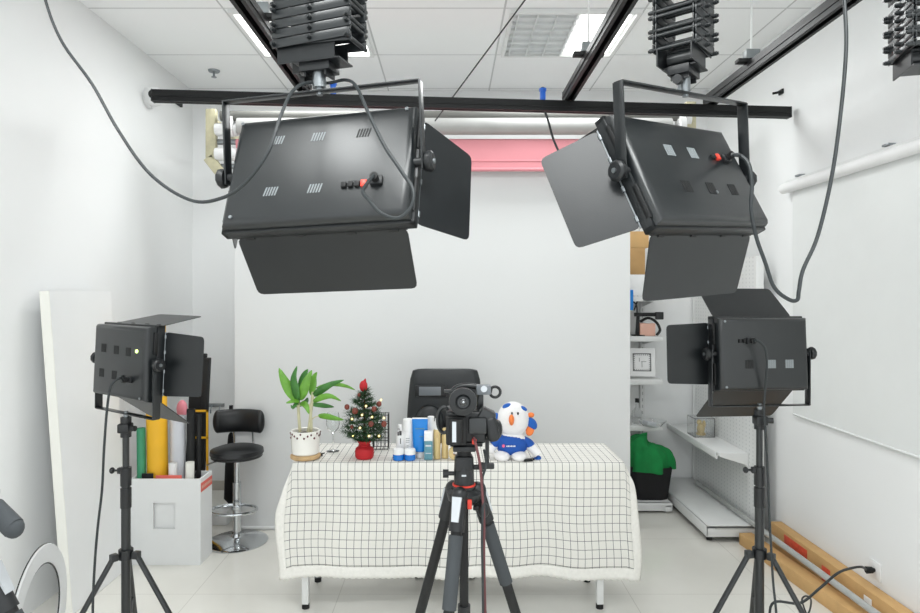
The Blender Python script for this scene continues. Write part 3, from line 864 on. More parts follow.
for lv in range(9):
    z = .10 + lv * .03
    rr = .128 * (1 - (lv / 9.6) ** 1.5) * (1 if lv > 0 else .8)
    nb = 13 - lv
    for k in range(nb):
        a = 2 * PI * (k + .5 * (lv % 2)) / nb + rnd.uniform(-.15, .15)
        r2 = rr * rnd.uniform(.82, 1.1)
        p0 = Vector((0, 0, z)); p1 = Vector((r2 * math.cos(a), r2 * math.sin(a), z + .012 + rnd.uniform(-.015, .02)))
        tips.append(p1)
        needle_spray(bm, p0, p1, 44, .024)
        m1 = p0.lerp(p1, .6)
        for s in (-1, 1):
            e = m1 + Vector((math.cos(a + s * .8), math.sin(a + s * .8), .2)) * r2 * .38
            needle_spray(bm, m1, e, 18, .02)
needle_spray(bm, Vector((0, 0, .33)), Vector((0, 0, .38)), 40, .02)
me = bpy.data.meshes.new('foliage'); bm.to_mesh(me); bm.free(); me.materials.append(m_pine)
o = bpy.data.objects.new('foliage', me); C.objects.link(o); o.parent = t
tp = MB().ell((-.005, -.005, .385), (.022, .02, .03)).cyl((-.005, -.005, .39), (.006, -.005, .425), .017, .003, seg=12)
tp.build('red_topper', m_red, t)
def tl(px, py, dy): return P(px, py, 3.43 + dy) - t.location
for px, py, dy, r in ((347, 407, -.06, .014), (355, 411, -.09, .016), (374, 409, -.09, .014), (384, 424, -.06, .015), (371, 424, -.11, .014), (379, 404, -.03, .014), (359, 395, -.04, .009), (352, 427, -.09, .01)):
    MB().ell(tl(px, py, dy), (r, r, r * 1.1), seg=12).build('pine_cone', m_cone, t)
for px, py, dy in ((352, 419, -.1), (353, 436, -.1), (366, 406, -.09), (369, 436, -.11), (362, 415, -.1), (379, 436, -.08), (372, 417, -.1), (381, 400, -.03), (360, 428, -.12), (384, 418, -.06)):
    MB().ell(tl(px, py, dy), (.0055, .0055, .0055), seg=10).build('fairy_light', m_warm, t)

# wine glass and wire basket behind
t = thing('wine_glass', 'clear stemmed wine glass between the plant and the small tree', 'glass', on_table(333, 3.58))
MB().lathe([(0, 0), (.036, 0), (.036, .002), (.006, .008), (.0045, .02), (.0045, .095), (.012, .105), (.03, .125), (.038, .15), (.036, .19), (.031, .215), (.0298, .215), (.0345, .19), (.0365, .15), (.028, .127), (.01, .108), (0, .106)], seg=28).build('bowl_and_stem', m_glass, t)
t = thing('wire_basket', 'black wire grid basket behind the small Christmas tree', 'basket', on_table(381, 3.64))
f = MB(); w, d, hh = .085, .07, .2
for k in range(5):
    z = .004 + k * (hh - .008) / 4
    f.tube([(-w / 2, -d / 2, z), (w / 2, -d / 2, z), (w / 2, d / 2, z), (-w / 2, d / 2, z)], .0022, seg=6, closed=True, smooth=False)
for k in range(5):
    x = -w / 2 + k * w / 4
    for y in (-d / 2, d / 2): f.cyl((x, y, 0), (x, y, hh), .0018, seg=6)
for k in range(1, 3):
    y = -d / 2 + k * d / 3
    for x in (-w / 2, w / 2): f.cyl((x, y, 0), (x, y, hh), .0018, seg=6)
f.build('wire_grid', m_wire, t)
t = thing('black_clip', 'tiny black clip lying on the cloth beside the plant pot', 'clip', on_table(320, 3.47))
MB().box((0, 0, .008), (.03, .014, .016), bev=.003).build('jaw', m_black, t)
MB().cyl((.012, 0, .012), (.026, 0, .016), .003, seg=8).build('handle', m_black, t)

# cosmetics
us = 3.42 / F
def bottle(name, label, px, Y, parts, cat='bottle', group=None):
    t = thing(name, label, cat, on_table(px, Y)); 
    for nm, m, prof in parts:
        if isinstance(prof, list): MB().lathe(prof, seg=22).build(nm, m, t)
        else: MB().box((prof[0], prof[1], prof[2]), prof[3:6], bev=.002).build(nm, m, t)
    return t
b1 = bottle('cosmetic_bottle', 'slim white bottle with black print behind the blue jars', 400, 3.47,
    [('body', m_whtp, [(0, 0), (.019, 0), (.0215, .004), (.0215, .12), (.017, .135), (0, .135)]), ('cap', m_whtp, [(0, .135), (.012, .135), (.012, .168), (.01, .17), (0, .17)])])
q = MB()
for (x, z, w, h_) in ((-.008, .125, .008, .02), (.004, .128, .012, .024), (.004, .085, .004, .03), (-.004, .15, .012, .004)):
    q.box((x, -.021, z), (w, .002, h_))
q.build('printed_mark', m_print, b1, smooth=False)
b2 = bottle('cosmetic_bottle', 'white bottle with a wide white cap, left of the blue tube', 408, 3.475,
    [('body', m_whtp, [(0, 0), (.026, 0), (.028, .004), (.028, .125), (.026, .13), (0, .13)]), ('cap', m_whtp, [(0, .131), (.0275, .131), (.0275, .195), (.025, .2), (0, .2)])])
q = MB()
for z in (.1, .09, .08, .06, .05): q.box((.0, -.0275, z), (.02 if z > .07 else .012, .002, .003))
q.build('printed_mark', m_pale, b2, smooth=False)
t = thing('cosmetic_tube', 'tall blue squeeze tube standing on its white cap', 'tube', on_table(420, 3.45))
MB().lathe([(0, 0), (.022, 0), (.023, .003), (.023, .03), (0, .03)]).build('cap', m_whtp, t)
f = MB(); bm = f.bm; rings = []
for z, rx, ry in ((.031, .03, .024), (.036, .036, .028), (.10, .04, .022), (.17, .042, .010), (.19, .042, .004), (.205, .042, .003)):
    rings.append([bm.verts.new((rx * math.cos(2 * PI * k / 24), ry * math.sin(2 * PI * k / 24), z)) for k in range(24)])
for a, b in zip(rings, rings[1:]):
    for k in range(24): bm.faces.new((a[k], a[(k + 1) % 24], b[(k + 1) % 24], b[k]))
bm.faces.new(list(reversed(rings[0]))); bm.faces.new(rings[-1])
f.build('body', m_blue, t)
MB().box((0, 0, .208), (.084, .006, .006)).build('crimp', m_whtp, t)
q = MB(); q.box((.0, -.0175, .155), (.05, .004, .004), rot=(R(-9), 0, 0)).box((.008, -.0225, .115), (.022, .003, .003), rot=(R(-9), 0, 0)).build('printed_mark', m_teal, t)
bottle('cosmetic_bottle', 'white bottle standing behind the blue tube and the teal box', 431, 3.52,
    [('body', m_whtp, [(0, 0), (.022, 0), (.022, .17), (.016, .185), (0, .185)]), ('cap', m_whtp, [(0, .185), (.018, .185), (.018, .205), (0, .205)])])
t = thing('cosmetic_box', 'white and teal card box between the blue tube and gold bottles', 'box', on_table(428.5, 3.405))
MB().box((0, 0, .05), (.044, .04, .10), bev=.001).build('lower_sleeve', m_teal, t)
MB().box((0, 0, .124), (.0445, .0405, .048), bev=.001).build('upper_sleeve', m_whtp, t)
q = MB(); q.box((0, -.0205, .075), (.03, .001, .008)).box((0, -.0205, .035), (.03, .001, .004)).build('printed_mark', m_greysh, t)
t = bottle('gold_bottle', 'pale gold bottle with a white pump cap beside the teal box', 437, 3.415,
    [('body', m_gold, [(0, 0), (.018, 0), (.019, .003), (.019, .15), (.015, .156), (0, .156)]), ('pump_cap', m_whtp, [(0, .156), (.012, .156), (.012, .2), (.008, .215), (0, .215)])])
MB().box((0, -.0188, .13), (.006, .002, .03)).build('printed_mark', m_wood, t)
bottle('gold_bottle', 'pale gold flat-topped bottle nearest the camera tripod', 445, 3.43,
    [('body', m_gold, [(0, 0), (.018, 0), (.0185, .004), (.0185, .12), (.013, .13), (0, .13)]), ('cap', m_gold, [(0, .13), (.014, .13), (.014, .158), (.012, .16), (0, .16)])])
t = thing('tape_roll', 'roll of gold tape standing on edge beside the gold bottles', 'tape', on_table(455, 3.40) + Vector((0, 0, .034)))
MB().lathe([(.014, -.015), (.034, -.015), (.034, .015), (.014, .015), (.014, -.015)], seg=32, M=Matrix.Rotation(PI / 2, 4, 'X')).build('tape', m_gold, t)
MB().lathe([(.011, -.0155), (.0138, -.0155), (.0138, .0155), (.011, .0155), (.011, -.0155)], seg=24, M=Matrix.Rotation(PI / 2, 4, 'X')).build('core', m_wood, t)
for px, lb in ((398.5, 'small blue glass jar with a white lid at the left of the pair'), (410, 'small blue glass jar with a white lid touching the blue tube')):
    bottle('cream_jar', lb, px, 3.39, [('jar', m_jarblue, [(0, 0), (.027, 0), (.03, .003), (.03, .03), (0, .03)]), ('lid', m_whtp, [(0, .031), (.0295, .031), (.0295, .054), (.027, .058), (0, .058)])], cat='jar', group='blue cream jars')

# plush toy
t = thing('plush_toy', 'white plush bird toy with orange beak in a blue T-shirt', 'plush toy', on_table(513, 3.45))
s = 3.45 / F
def pl(px, py, dy=0): return P(px, py, 3.45 + dy) - t.location
MB().ell(pl(513, 445), (.078, .06, .085)).build('body', m_plush, t)
MB().ell(pl(513, 419), (.086, .074, .094)).build('head', m_plush, t)
MB().ell(pl(511.5, 420, -.078), (.014, .024, .03), rot=(R(20), 0, 0)).build('beak', m_orange, t)
for x in (512, 518): MB().ell(pl(x, 413.5, -.073), (.005, .004, .008), seg=10).build('eye', m_black, t)
MB().ell(pl(507, 406, -.02), (.026, .02, .014), rot=(0, R(-18), 0)).build('crest', m_plblue, t)
MB().ell(pl(523, 408.5, -.02), (.024, .02, .012), rot=(0, R(24), 0)).build('crest', m_plblue, t)
MB().ell(pl(516, 405.5, 0), (.022, .018, .012)).build('crest', m_orange, t)
e = MB().ell(pl(494, 417, 0), (.03, .018, .022), rot=(0, R(-25), 0)).build('ear', m_plblue, t)
MB().ell(pl(496, 422.5, -.004), (.018, .016, .018)).build('ear_lining', m_orange, e)
e = MB().ell(pl(532, 423.5, -.01), (.024, .018, .036), rot=(0, R(-35), 0)).build('ear', m_plblue, t)
MB().ell(pl(530, 430.5, -.006), (.022, .016, .03), rot=(0, R(18), 0)).build('ear_lining', m_orange, e)
MB().ell(pl(531, 415, 0), (.018, .016, .014)).build('ear_tuft', m_orange, e)
sh = MB().ell(pl(512, 444.5), (.086, .070, .068))
sh.tube([pl(503, 440), pl(497, 442, -.01), pl(492.5, 445, -.015)], .026, seg=14, flat=(.026, .024))
sh.tube([pl(522, 440), pl(528, 443, -.01), pl(531, 446.5, -.015)], .026, seg=14, flat=(.026, .024))
sh = sh.build('t_shirt', m_shirt, t)
MB().cyl(pl(503.5, 446, -.067), pl(503.5, 446, -.0715), .008, seg=14).build('chest_mark', m_pinkdot, sh)
q = MB()
for k in range(6): q.box(pl(507 + k * 1.55, 446.2, -.070), (.0055, .003, .0075 if k % 2 else .006))
q.build('chest_lettering', m_whtp, sh, smooth=False)
MB().tube([pl(495, 446, -.01), pl(491, 449, -.03), pl(490, 453, -.04)], .02, seg=12).build('arm', m_plush, t)
MB().tube([pl(529, 446, -.01), pl(534, 450, -.03), pl(538, 455, -.04)], .022, seg=12).build('arm', m_plush, t)
for x0, x1 in ((505, 499), (517, 521)):
    MB().ell(pl((x0 + x1) / 2, 456, -.05), (.042, .06, .026)).build('leg', m_plush, t)
fo = MB().ell(pl(537, 459, -.02), (.024, .03, .016), rot=(0, R(-30), 0)).build('tail_wing', m_plblue, t)
MB().ell(pl(536, 461.5, -.03), (.026, .024, .008)).build('wing_tip', m_orange, fo)
t2 = thing('small_strap', 'small black strap lying on the cloth beside the plush toy', 'strap', on_table(528, 3.36))
MB().box((0, 0, .006), (.045, .02, .012), rot=(0, 0, .3), bev=.003).build('buckle', m_black, t2)
MB().tube([(.02, 0, .006), (.035, .02, .004), (.03, .05, .004)], .003).build('band', m_black, t2)

# ================================================================== OFFICE CHAIR
Yc = 4.1
t = thing('office_chair', 'black leather office chair behind the table with a grey plate on its back', 'chair', P(445, 560, Yc) * 1.0)
t.location.z = 0
def cl(px, py, dy=0): return P(px, py, Yc + dy) - t.location
w = .50
f = MB()
bm = f.bm
rings = []
zt_, zb_ = cl(0, 370).z, .52
for k in range(13):
    z = zb_ + (zt_ - zb_) * k / 12
    wd = w * (.9 + .1 * math.sin(PI * min(1, .2 + k / 14))) * (1.0 if k < 12 else .96)
    dpt = .05 if k < 12 else .03
    bow = .035 * math.sin(PI * k / 12)
    pts = []
    for a in range(28):
        an = 2 * PI * a / 28
        ca, sa = math.cos(an), math.sin(an)
        zz_ = z - (.010 * abs(ca) ** 3 if k >= 11 else 0)
        x = (1 if k < 12 else .975) * wd / 2 * (abs(ca) ** .35) * (1 if ca > 0 else -1); y = dpt * (abs(sa) ** .5) * (1 if sa > 0 else -1)
        pts.append(bm.verts.new((x, y + bow * .3 + .05, zz_)))
    rings.append(pts)
for a, b in zip(rings, rings[1:]):
    for k in range(28): bm.faces.new((a[k], a[(k + 1) % 28], b[(k + 1) % 28], b[k]))
bm.faces.new(list(reversed(rings[0]))); bm.faces.new(rings[-1])
bk = f.build('backrest', m_leather, t)
c0 = cl(430, 391); c0.y = 0
MB().box((c0.x + .005, .0, c0.z), (.20, .012, .075), bev=.004).build('headrest_recess', m_blackp, bk)
MB().box((c0.x, -.008, c0.z), (.14, .008, .056), bev=.003).build('grey_plate', m_greyplate, bk)
for sx in (-1, 1):
    MB().ell((sx * .1, .005, cl(0, 428).z), (.10, .035, .15)).build('back_cushion', m_leather, bk)
MB().box((0, -.2, .46), (.46, .44, .10), bev=.04, seg=3).build('seat', m_leather, t)
MB().box((0, .0, .47), (.08, .22, .03)).build('back_bracket', m_blackp, t)
MB().cyl((0, -.15, .1), (0, -.15, .42), .025).build('gas_column', m_chrome, t)
for k in range(5):
    a = 2 * PI * k / 5 + .3
    l = MB().tube([(0, -.15, .11), (.27 * math.cos(a), -.15 + .27 * math.sin(a), .075)], .018, smooth=False).build('base_arm', m_blackp, t)
    MB().cyl((.27 * math.cos(a) - .01, -.15 + .27 * math.sin(a), .028), (.27 * math.cos(a) + .02, -.15 + .27 * math.sin(a), .028), .028, seg=16).build('castor', m_black, l)
for s in (-1, 1):
    MB().tube([(s * .24, .03, .56), (s * .27, -.02, .66), (s * .27, -.26, .66), (s * .24, -.28, .5)], .016).build('armrest', m_blackp, t)

# ================================================================== BAR STOOL
Ys = 4.28
t = thing('bar_stool', 'black padded bar stool with chrome post and round base', 'stool', (P(237, 0, Ys).x, Ys, 0))
us = Ys / F
MB().lathe([(0, 0), (.199, 0), (.202, .006), (.186, .014), (.08, .026), (.04, .04), (.034, .06), (0, .06)], seg=40).build('round_base', m_chrome, t)
MB().cyl((0, 0, .05), (0, 0, .4), .027, seg=20).cyl((0, 0, .39), (0, 0, .565), .019, seg=18).build('column', m_chrome, t)
fr = MB().torus((0, -.065, .235), .15, .0095, n=36, sx=1.0, sy=.72)
fr.box((0, 0, .235), (.05, .08, .03), bev=.006)
fr.build('footrest', m_chrome, t)
MB().lathe([(0, .558), (.10, .56), (.157, .572), (.174, .595), (.170, .62), (.13, .634), (0, .631)], seg=40).build('seat', m_leather2, t)
MB().torus((0, 0, .575), .160, .006, n=40).build('seat_rim', m_blackp, t)
for sx in (-1, 1):
    MB().tube([(sx * .06, .0, .56), (sx * .065 - .01, .17, .58), (sx * .065 - .02, .2, .66), (sx * .065 - .03, .19, .78)], .008, seg=10).build('back_support', m_chrome, t)
f = MB(); pts = []
for k in range(13):
    a = (k / 12 - .5) * 1.25
    pts.append(Vector((.25 * math.sin(a) - .03,   .25 * math.cos(a) - .075, .778)))
f.tube(pts, .03, seg=22, smooth=False, flat=(.08, .03))
f.ell(pts[0], (.032, .028, .079)).ell(pts[-1], (.032, .028, .079))
f.build('backrest', m_leather2, t, angle=60)
MB().tube([(-.05, -.02, .555), (-.14, -.03, .54), (-.19, -.03, .52)], .006).build('height_lever', m_chrome, t)

# ================================================================== BOX OF ROLLS
Yb = 3.91
xb0, xb1 = P(130, 0, Yb).x, P(200.5, 0, Yb).x
bw, bd, bh = xb1 - xb0, .19, .525
t = thing('storage_box', 'white box with a square window in its front, full of rolled sheets', 'box', ((xb0 + xb1) / 2, Yb + bd / 2, 0))
f = MB(); th = .012
hx0, hx1 = P(153, 0, Yb).x - t.location.x, P(175, 0, Yb).x - t.location.x
hz0, hz1 = P(0, 529, Yb).z, P(0, 503, Yb).z
y = -bd / 2 + th / 2
f.box(((-bw / 2 + hx0) / 2, y, bh / 2), (hx0 + bw / 2, th, bh)).box(((bw / 2 + hx1) / 2, y, bh / 2), (bw / 2 - hx1, th, bh))
f.box(((hx0 + hx1) / 2, y, hz0 / 2), (hx1 - hx0, th, hz0)).box(((hx0 + hx1) / 2, y, (hz1 + bh) / 2), (hx1 - hx0, th, bh - hz1))
f.build('front_panel', m_foam, t, smooth=False)
MB().box(((hx0 + hx1) / 2, -bd / 2 + .022, (hz0 + hz1) / 2), (hx1 - hx0 + .04, .003, hz1 - hz0 + .04)).build('window_back', m_foam, t, smooth=False)
for s in (-1, 1):
    sp = MB().box((s * (bw / 2 - th / 2), th / 2, bh / 2), (th, bd - th, bh)).build('side_panel', m_foam, t, smooth=False)
    if s == 1:
        q = MB().box((bw / 2 + .001, .0, bh - .055), (.002, bd - .01, .055)).build('red_band', m_coral, sp, smooth=False)
        q = MB()
        for k in range(7): q.box((bw / 2 + .0025, -.07 + k * .0235, bh - .055), (.001, .016, .018))
        q.build('band_mark', m_skin, sp, smooth=False)
MB().box((0, bd / 2 - th / 2, bh / 2), (bw - 2 * th, th, bh)).build('back_panel', m_foam, t, smooth=False)
MB().box((0, 0, th / 2 + .001), (bw - 2 * th, bd - 2 * th, th)).build('bottom', m_foam, t, smooth=False)

def roll(name, label, a, b, r, m, cat='roll', wall=.004, cone=1.0):
    """open-ended rolled sheet from a to b"""
    a = Vector(a); b = Vector(b); L = (b - a).length
    t = thing(name, label, cat, a)
    t.rotation_mode = 'QUATERNION'; t.rotation_quaternion = (b - a).to_track_quat('Z', 'Y')
    MB().lathe([(r - wall, 0), (r, 0), (r * cone, L), (r * cone - wall, L), (r - wall, 0)], seg=28).build('rolled_sheet', m, t)
    MB().lathe([(r * .6 - .002, .01), (r * .6, .01), (r * .6, L - .012), (r * .6 - .002, L - .012), (r * .6 - .002, .01)], seg=20).build('inner_turn', m, t)
    return t
zf = .02
def rp(px, py, Y): return P(px, py, Y)
roll('paper_roll', 'tall yellow rolled sheet standing in the white box', (P(160.5, 0, 4.03).x, 4.012, zf), P(155, 319, 4.04), .062, m_yellow)
roll('paper_roll', 'pale grey rolled sheet standing in the white box right of the yellow one', (P(179, 0, 4.05).x, 4.04, zf), P(178, 416, 4.05), .045, m_greysh)
roll('paper_roll', 'green rolled sheet leaning out of the left side of the white box', (P(143, 0, 3.98).x, 3.975, zf), P(141, 428, 3.98), .026, m_green)
roll('black_tube', 'thick black tube standing at the right of the white box', (P(192, 0, 4.06).x, 4.055, zf), P(191, 409, 4.06), .026, m_black, 'tube')
roll('black_tube', 'thin black tube behind the thick one in the white box', (P(199, 0, 4.08).x, 4.065, zf), P(199, 414, 4.068), .015, m_black, 'tube')
roll('paper_roll', 'short cream paper roll low at the right in the white box', (P(189, 0, 3.98).x, 3.975, zf), P(190, 462, 3.98), .026, m_cream)
roll('paper_roll', 'short translucent white roll in front of the yellow one in the box', (P(173, 0, 3.98).x, 3.973, zf), P(173, 463, 3.975), .026, m_whtp)
tag(MB().box((P(168, 0, 3.93).x, 3.941, .28), (.16, .008, .52), bev=.003).build('coral_packet', m_coral), 'flat coral packet tucked along the front inside the white box', 'packet')
tag(MB().box((P(147, 0, 3.93).x, 3.938, .285), (.07, .008, .535), bev=.003).build('black_pouch', m_blackcl), 'flat black pouch at the left front inside the white box', 'pouch')
tag(MB().ell(P(182, 409, 4.25), (.035, .03, .06)).cyl(P(182, 412, 4.25), P(183, 470, 4.25), .014, seg=12).cyl(P(183, 470, 4.25), (P(183, 0, 4.25).x, 4.25, .0), .014, seg=10).build('pink_foam_stick', m_pinkp), 'pink foam-headed stick poking up behind the grey roll', 'stick')
t = thing('reflector_bag', 'tall black folded bag standing on end behind the bar stool and white box', 'bag', (P(199, 0, 4.5).x, 4.5, 0))
MB().box((-.03, 0, .62), (.10, .05, 1.24), rot=(0, R(3), 0), bev=.006).build('bag_body', m_blackcl, t)
MB().box((.03, -.005, .62), (.04, .055, 1.18), rot=(0, R(3), 0), bev=.005).build('fold', m_black, t)
t = thing('yellow_frame', 'thin yellow square frame between the black tubes and the bar stool', 'frame', P(200, 422, 4.4))
t.location.z = 0
zz0, zz1 = 0, P(0, 410, 4.4).z
f = MB()
for x in (-.075, .05): f.box((x, 0, zz1 / 2), (.012, .014, zz1))
f.box((-.0125, 0, zz1 - .006), (.137, .014, .012)).box((-.0125, 0, zz1 - .19), (.137, .014, .012))
f.build('bars', m_yellow, t, smooth=False)
t = thing('hook_rack', 'small chrome hook rack on the back wall above the bar stool', 'rack', P(212, 416, YB - .02))
t.location.y = YB
MB().box((0, -.008, .09), (.2, .012, .03), bev=.003).build('rail', m_steel, t)
for x in (-.06, .0, .07): MB().tube([(x, -.014, .09), (x, -.04, .07), (x, -.05, .03), (x, -.06, .06)], .005).build('hook', m_steel, t)
t = thing('umbrella', 'folded black umbrella leaning behind the bar stool', 'umbrella', (P(231, 0, 4.7).x, 4.7, 0))
MB().lathe([(0, .11), (.012, .11), (.05, .16), (.042, .4), (.02, .62), (.01, .64), (0, .64)], seg=14).build('canopy', m_blackcl, t)
MB().cyl((0, 0, .0), (0, 0, .13), .006).cyl((0, 0, .62), (0, 0, .78), .006).build('shaft', m_steel, t)
MB().cyl((0, 0, .76), (0, 0, .84), .014).build('handle', m_blackp, t)
tag(MB().box((P(219, 0, 4.62).x, 4.64, .05), (.14, .12, .1), bev=.006).build('white_carton', m_foam), 'small white carton on the floor behind the stool post', 'carton')

# leaning foam board at the left wall
t = thing('foam_board', 'tall white foam board leaning along the left wall', 'board', (-1.97, 3.3, 0))
Lb_, hb, tb = .60, 1.675, .05
le = math.asin(.122 / hb)
M = Matrix.Rotation(-le, 4, 'Y')
MB().box((0, Lb_ / 2, hb / 2), (tb, Lb_ - .004, hb), M=M).build('board_face', m_foam, t, smooth=False)
MB().box((0, -.001, hb / 2), (tb, .004, hb), M=M).build('cream_edge', m_cream, t, smooth=False)

# white ring leaning by the left wall
t = thing('ring_light', 'translucent white ring leaning low at the left wall', 'ring light', P(38, 622, 2.75))
M = Matrix.Rotation(R(14), 4, 'Z') @ Matrix.Rotation(R(58), 4, 'Z') @ Matrix.Rotation(PI / 2, 4, 'X')
t.location = Vector((-1.73, 2.7, .294))
M = Matrix.Rotation(R(102), 4, 'Z') @ Matrix.Rotation(R(90), 4, 'X')
MB().lathe([(.215, -.006), (.285, -.006), (.29, 0), (.285, .006), (.215, .006), (.21, 0), (.215, -.006)], seg=48, M=M).build('diffuser_ring', m_frost, t)
MB().torus((0, 0, .0), .21, .0035, n=48, M=M).build('inner_trim', m_blackp, t)
MB().torus((0, 0, -.004), .29, .0025, n=48, M=M).build('outer_trim', m_blackp, t)

# ================================================================== BACK-RIGHT SHELVES
x0, x1 = .78, 1.68
t = thing('wall_shelving', 'white slotted wall shelving right of the paper backdrop', 'shelving', ((x0 + x1) / 2, YB, 0))
hw = (x1 - x0) / 2
for sx in (-1, 1):
    up = MB().box((sx * (hw - .06), -.02, 1.15), (.035, .03, 2.3)).build('upright', m_wht, t, smooth=False)
    q = MB()
    for k in range(40): q.box((sx * (hw - .06), -.0355, .12 + k * .054), (.007, .002, .026))
    q.build('slots', m_pvc, up, smooth=False)
MB().box((0, -.004, 1.15), (2 * hw - .16, .006, 2.3)).build('back_panel', m_peg, t, smooth=False)
shelf_z = [P(0, y, 5.08).z for y in (296, 336, 379, 425)]
for z in shelf_z:
    s = MB().box((0, -.19, z - .012), (2 * hw, .34, .022), bev=.002).box((0, -.355, z - .022), (2 * hw, .012, .042), bev=.002).build('shelf', m_wht, t)
    for sx in (-1, 1): MB().prism([(-.02, -.0), (-.34, 0), (-.34, -.02), (-.02, -.07)], .004, M=Matrix.Translation((sx * (hw - .06), 0, z - .023)) @ Matrix.Rotation(PI / 2, 4, 'Z') ).build('shelf_bracket', m_wht, s, smooth=False)
zbs = P(0, 502, 4.86).z
bs = MB().box((0, -.3, zbs - .015), (2 * hw, .58, .03), bev=.003).box((0, -.575, zbs - .03), (2 * hw, .02, .06), bev=.003).build('base_shelf', m_wht, t)
for sx in (-1, 1):
    MB().box((sx * (hw - .03), -.32, zbs / 2), (.05, .54, zbs - .03), bev=.004).cyl((sx * (hw - .03), -.53, 0), (sx * (hw - .03), -.53, .03), .022).build('foot', m_wht, bs)
def on_shelf(px, Y, z): return Vector(((px - CX) * Y / F, Y, z))
Z1, Z2, Z3, Z4 = shelf_z
# top shelf: kraft boxes
for px, z, s_, lb in ((637, P(0, 295, 5.2).z, (.17, .22, .16), 'kraft box at the bottom of the stack on the top white shelf'), (636, P(0, 275, 5.2).z, (.15, .22, .17), 'kraft box in the middle of the stack on the top white shelf'), (637, P(0, 254, 5.2).z, (.17, .22, .12), 'kraft box topmost of the stack on the white shelving')):
    pass
zc = Z1 + .001
for (w_, h_, mm, lb, ox) in ((.16, .17, m_whtp, 'white carton at the bottom of the stack on the top shelf', 0), (.15, .21, m_card2, 'brown carton in the middle of the stack on the top shelf', -.01), (.17, .13, m_card, 'brown carton topmost of the stack on the top shelf', .01)):
    t = thing('carton', lb, 'carton', on_shelf(633, 5.2, zc) + Vector((ox, 0, 0)))
    MB().box((0, 0, h_ / 2), (w_, .22, h_), bev=.002).build('box', mm, t)
    MB().box((0, 0, h_ + .0005), (.03, .221, .001)).build('tape', m_wood, t, smooth=False)
    zc += h_ + .0015
tag(MB().cyl(on_shelf(645, 5.18, Z1 + .0), on_shelf(645, 5.18, Z1 + .19), .03, .02, seg=14).build('red_bottle', m_coral), 'small red bottle beside the cartons on the top shelf', 'bottle')
# second shelf: things
t = thing('blue_tag', 'bright blue tag hanging on the front of the top shelf, beside the backdrop', 'tag', P(630, 300, 5.04))
MB().box((0, 0, 0), (.05, .012, .16), bev=.003).build('tag_card', m_blue, t)
MB().tube([(0, 0, .078), (0, .004, .095), (0, .014, .1)], .003).build('tag_hook', m_wire, t)
t = thing('black_rail_gadget', 'black stick gadget with a square head on the second shelf', 'gadget', on_shelf(648, 5.1, Z2))
MB().box((-.02, 0, .17), (.18, .025, .03), bev=.004).build('stick', m_black, t)
MB().box((.09, 0, .16), (.06, .04, .06), bev=.006).build('head', m_blackp, t)
MB().box((-.08, 0, .08), (.02, .02, .16)).box((-.08, 0, .005), (.09, .06, .01)).build('prop', m_black, t, smooth=False)
t = thing('small_box', 'pinkish carton in the middle of the second shelf', 'box', on_shelf(646, 5.12, Z2))
MB().box((0, 0, .05), (.12, .1, .10), bev=.003).build('box', m_skin, t)
MB().box((.01, 0, .1005), (.04, .101, .001)).build('label_strip', m_whtp, t, smooth=False)
tag(MB().tube([on_shelf(640, 5.16, Z2 + .11), on_shelf(648, 5.15, Z2 + .14), on_shelf(656, 5.12, Z2 + .11), on_shelf(660, 5.08, Z2 + .05), on_shelf(657, 5.05, Z2 + .012)], .011).build('black_strap', m_black), 'thick black strap curling over the pinkish carton on the second shelf', 'strap')
tag(MB().tube([on_shelf(634, 5.2, Z2 + .2), on_shelf(638, 5.2, Z2 + .3), on_shelf(635, 5.2, Z2 + .34), on_shelf(633, 5.2, Z2 + .28), on_shelf(637, 5.18, Z2 + .22), on_shelf(636, 5.16, Z2 + .008)], .006).build('dark_cord', m_cable), 'dark coiled cord above the black stick on the second shelf', 'cord')
# third shelf: square white clock-like panel
t = thing('square_clock', 'white square clock with a black square dial on the third shelf', 'clock', on_shelf(642, 5.10, Z3), (R(-6), 0, R(-6)))
MB().box((0, 0, .13), (.21, .02, .225), bev=.004).build('face', m_whtp, t)
f = MB(); q = .068
for s in (-1, 1):
    f.box((s * q, -.0108, .13), (.006, .002, 2 * q + .006)).box((0, -.0108, .13 + s * q), (2 * q, .002, .006))
for k in range(9):
    v = -q + (k + .5) * 2 * q / 9
    for s in (-1, 1):
        f.box((s * (q - .009), -.0108, .13 + v), (.01, .002, .004)).box((v, -.0108, .13 + s * (q - .009)), (.004, .002, .01))
f.build('dial', m_print, t, smooth=False)
f = MB(); f.box((.014, -.0112, .135), (.04, .002, .003)).box((0, -.0112, .112), (.003, .002, .045)).box((-.02, -.0112, .15), (.003, .002, .03))
f.build('hands', m_print, t, smooth=False)
# fourth shelf: glassy odds and ends
t = thing('clear_tray', 'clear plastic tray on the lowest white shelf above the green cloth', 'tray', on_shelf(652, 5.05, Z4))
MB().lathe([(0, 0), (.07, 0), (.11, .045), (.108, .045), (.068, .004), (0, .004)], seg=24).build('tray', m_clear, t)
MB().box((-.02, 0, .02), (.09, .06, .03), rot=(0, .2, .4), bev=.004).build('crumpled_film', m_greysh, t)
t = thing('glass_vase', 'slim clear bottle with a dark cap at the left of the lowest white shelf', 'bottle', on_shelf(637, 5.14, Z4))
MB().lathe([(0, 0), (.035, 0), (.04, .02), (.036, .1), (.014, .14), (.013, .17), (0, .17)]).build('bottle', m_clear, t)
MB().cyl((0, 0, .17), (0, 0, .2), .016).build('cap', m_black, t)

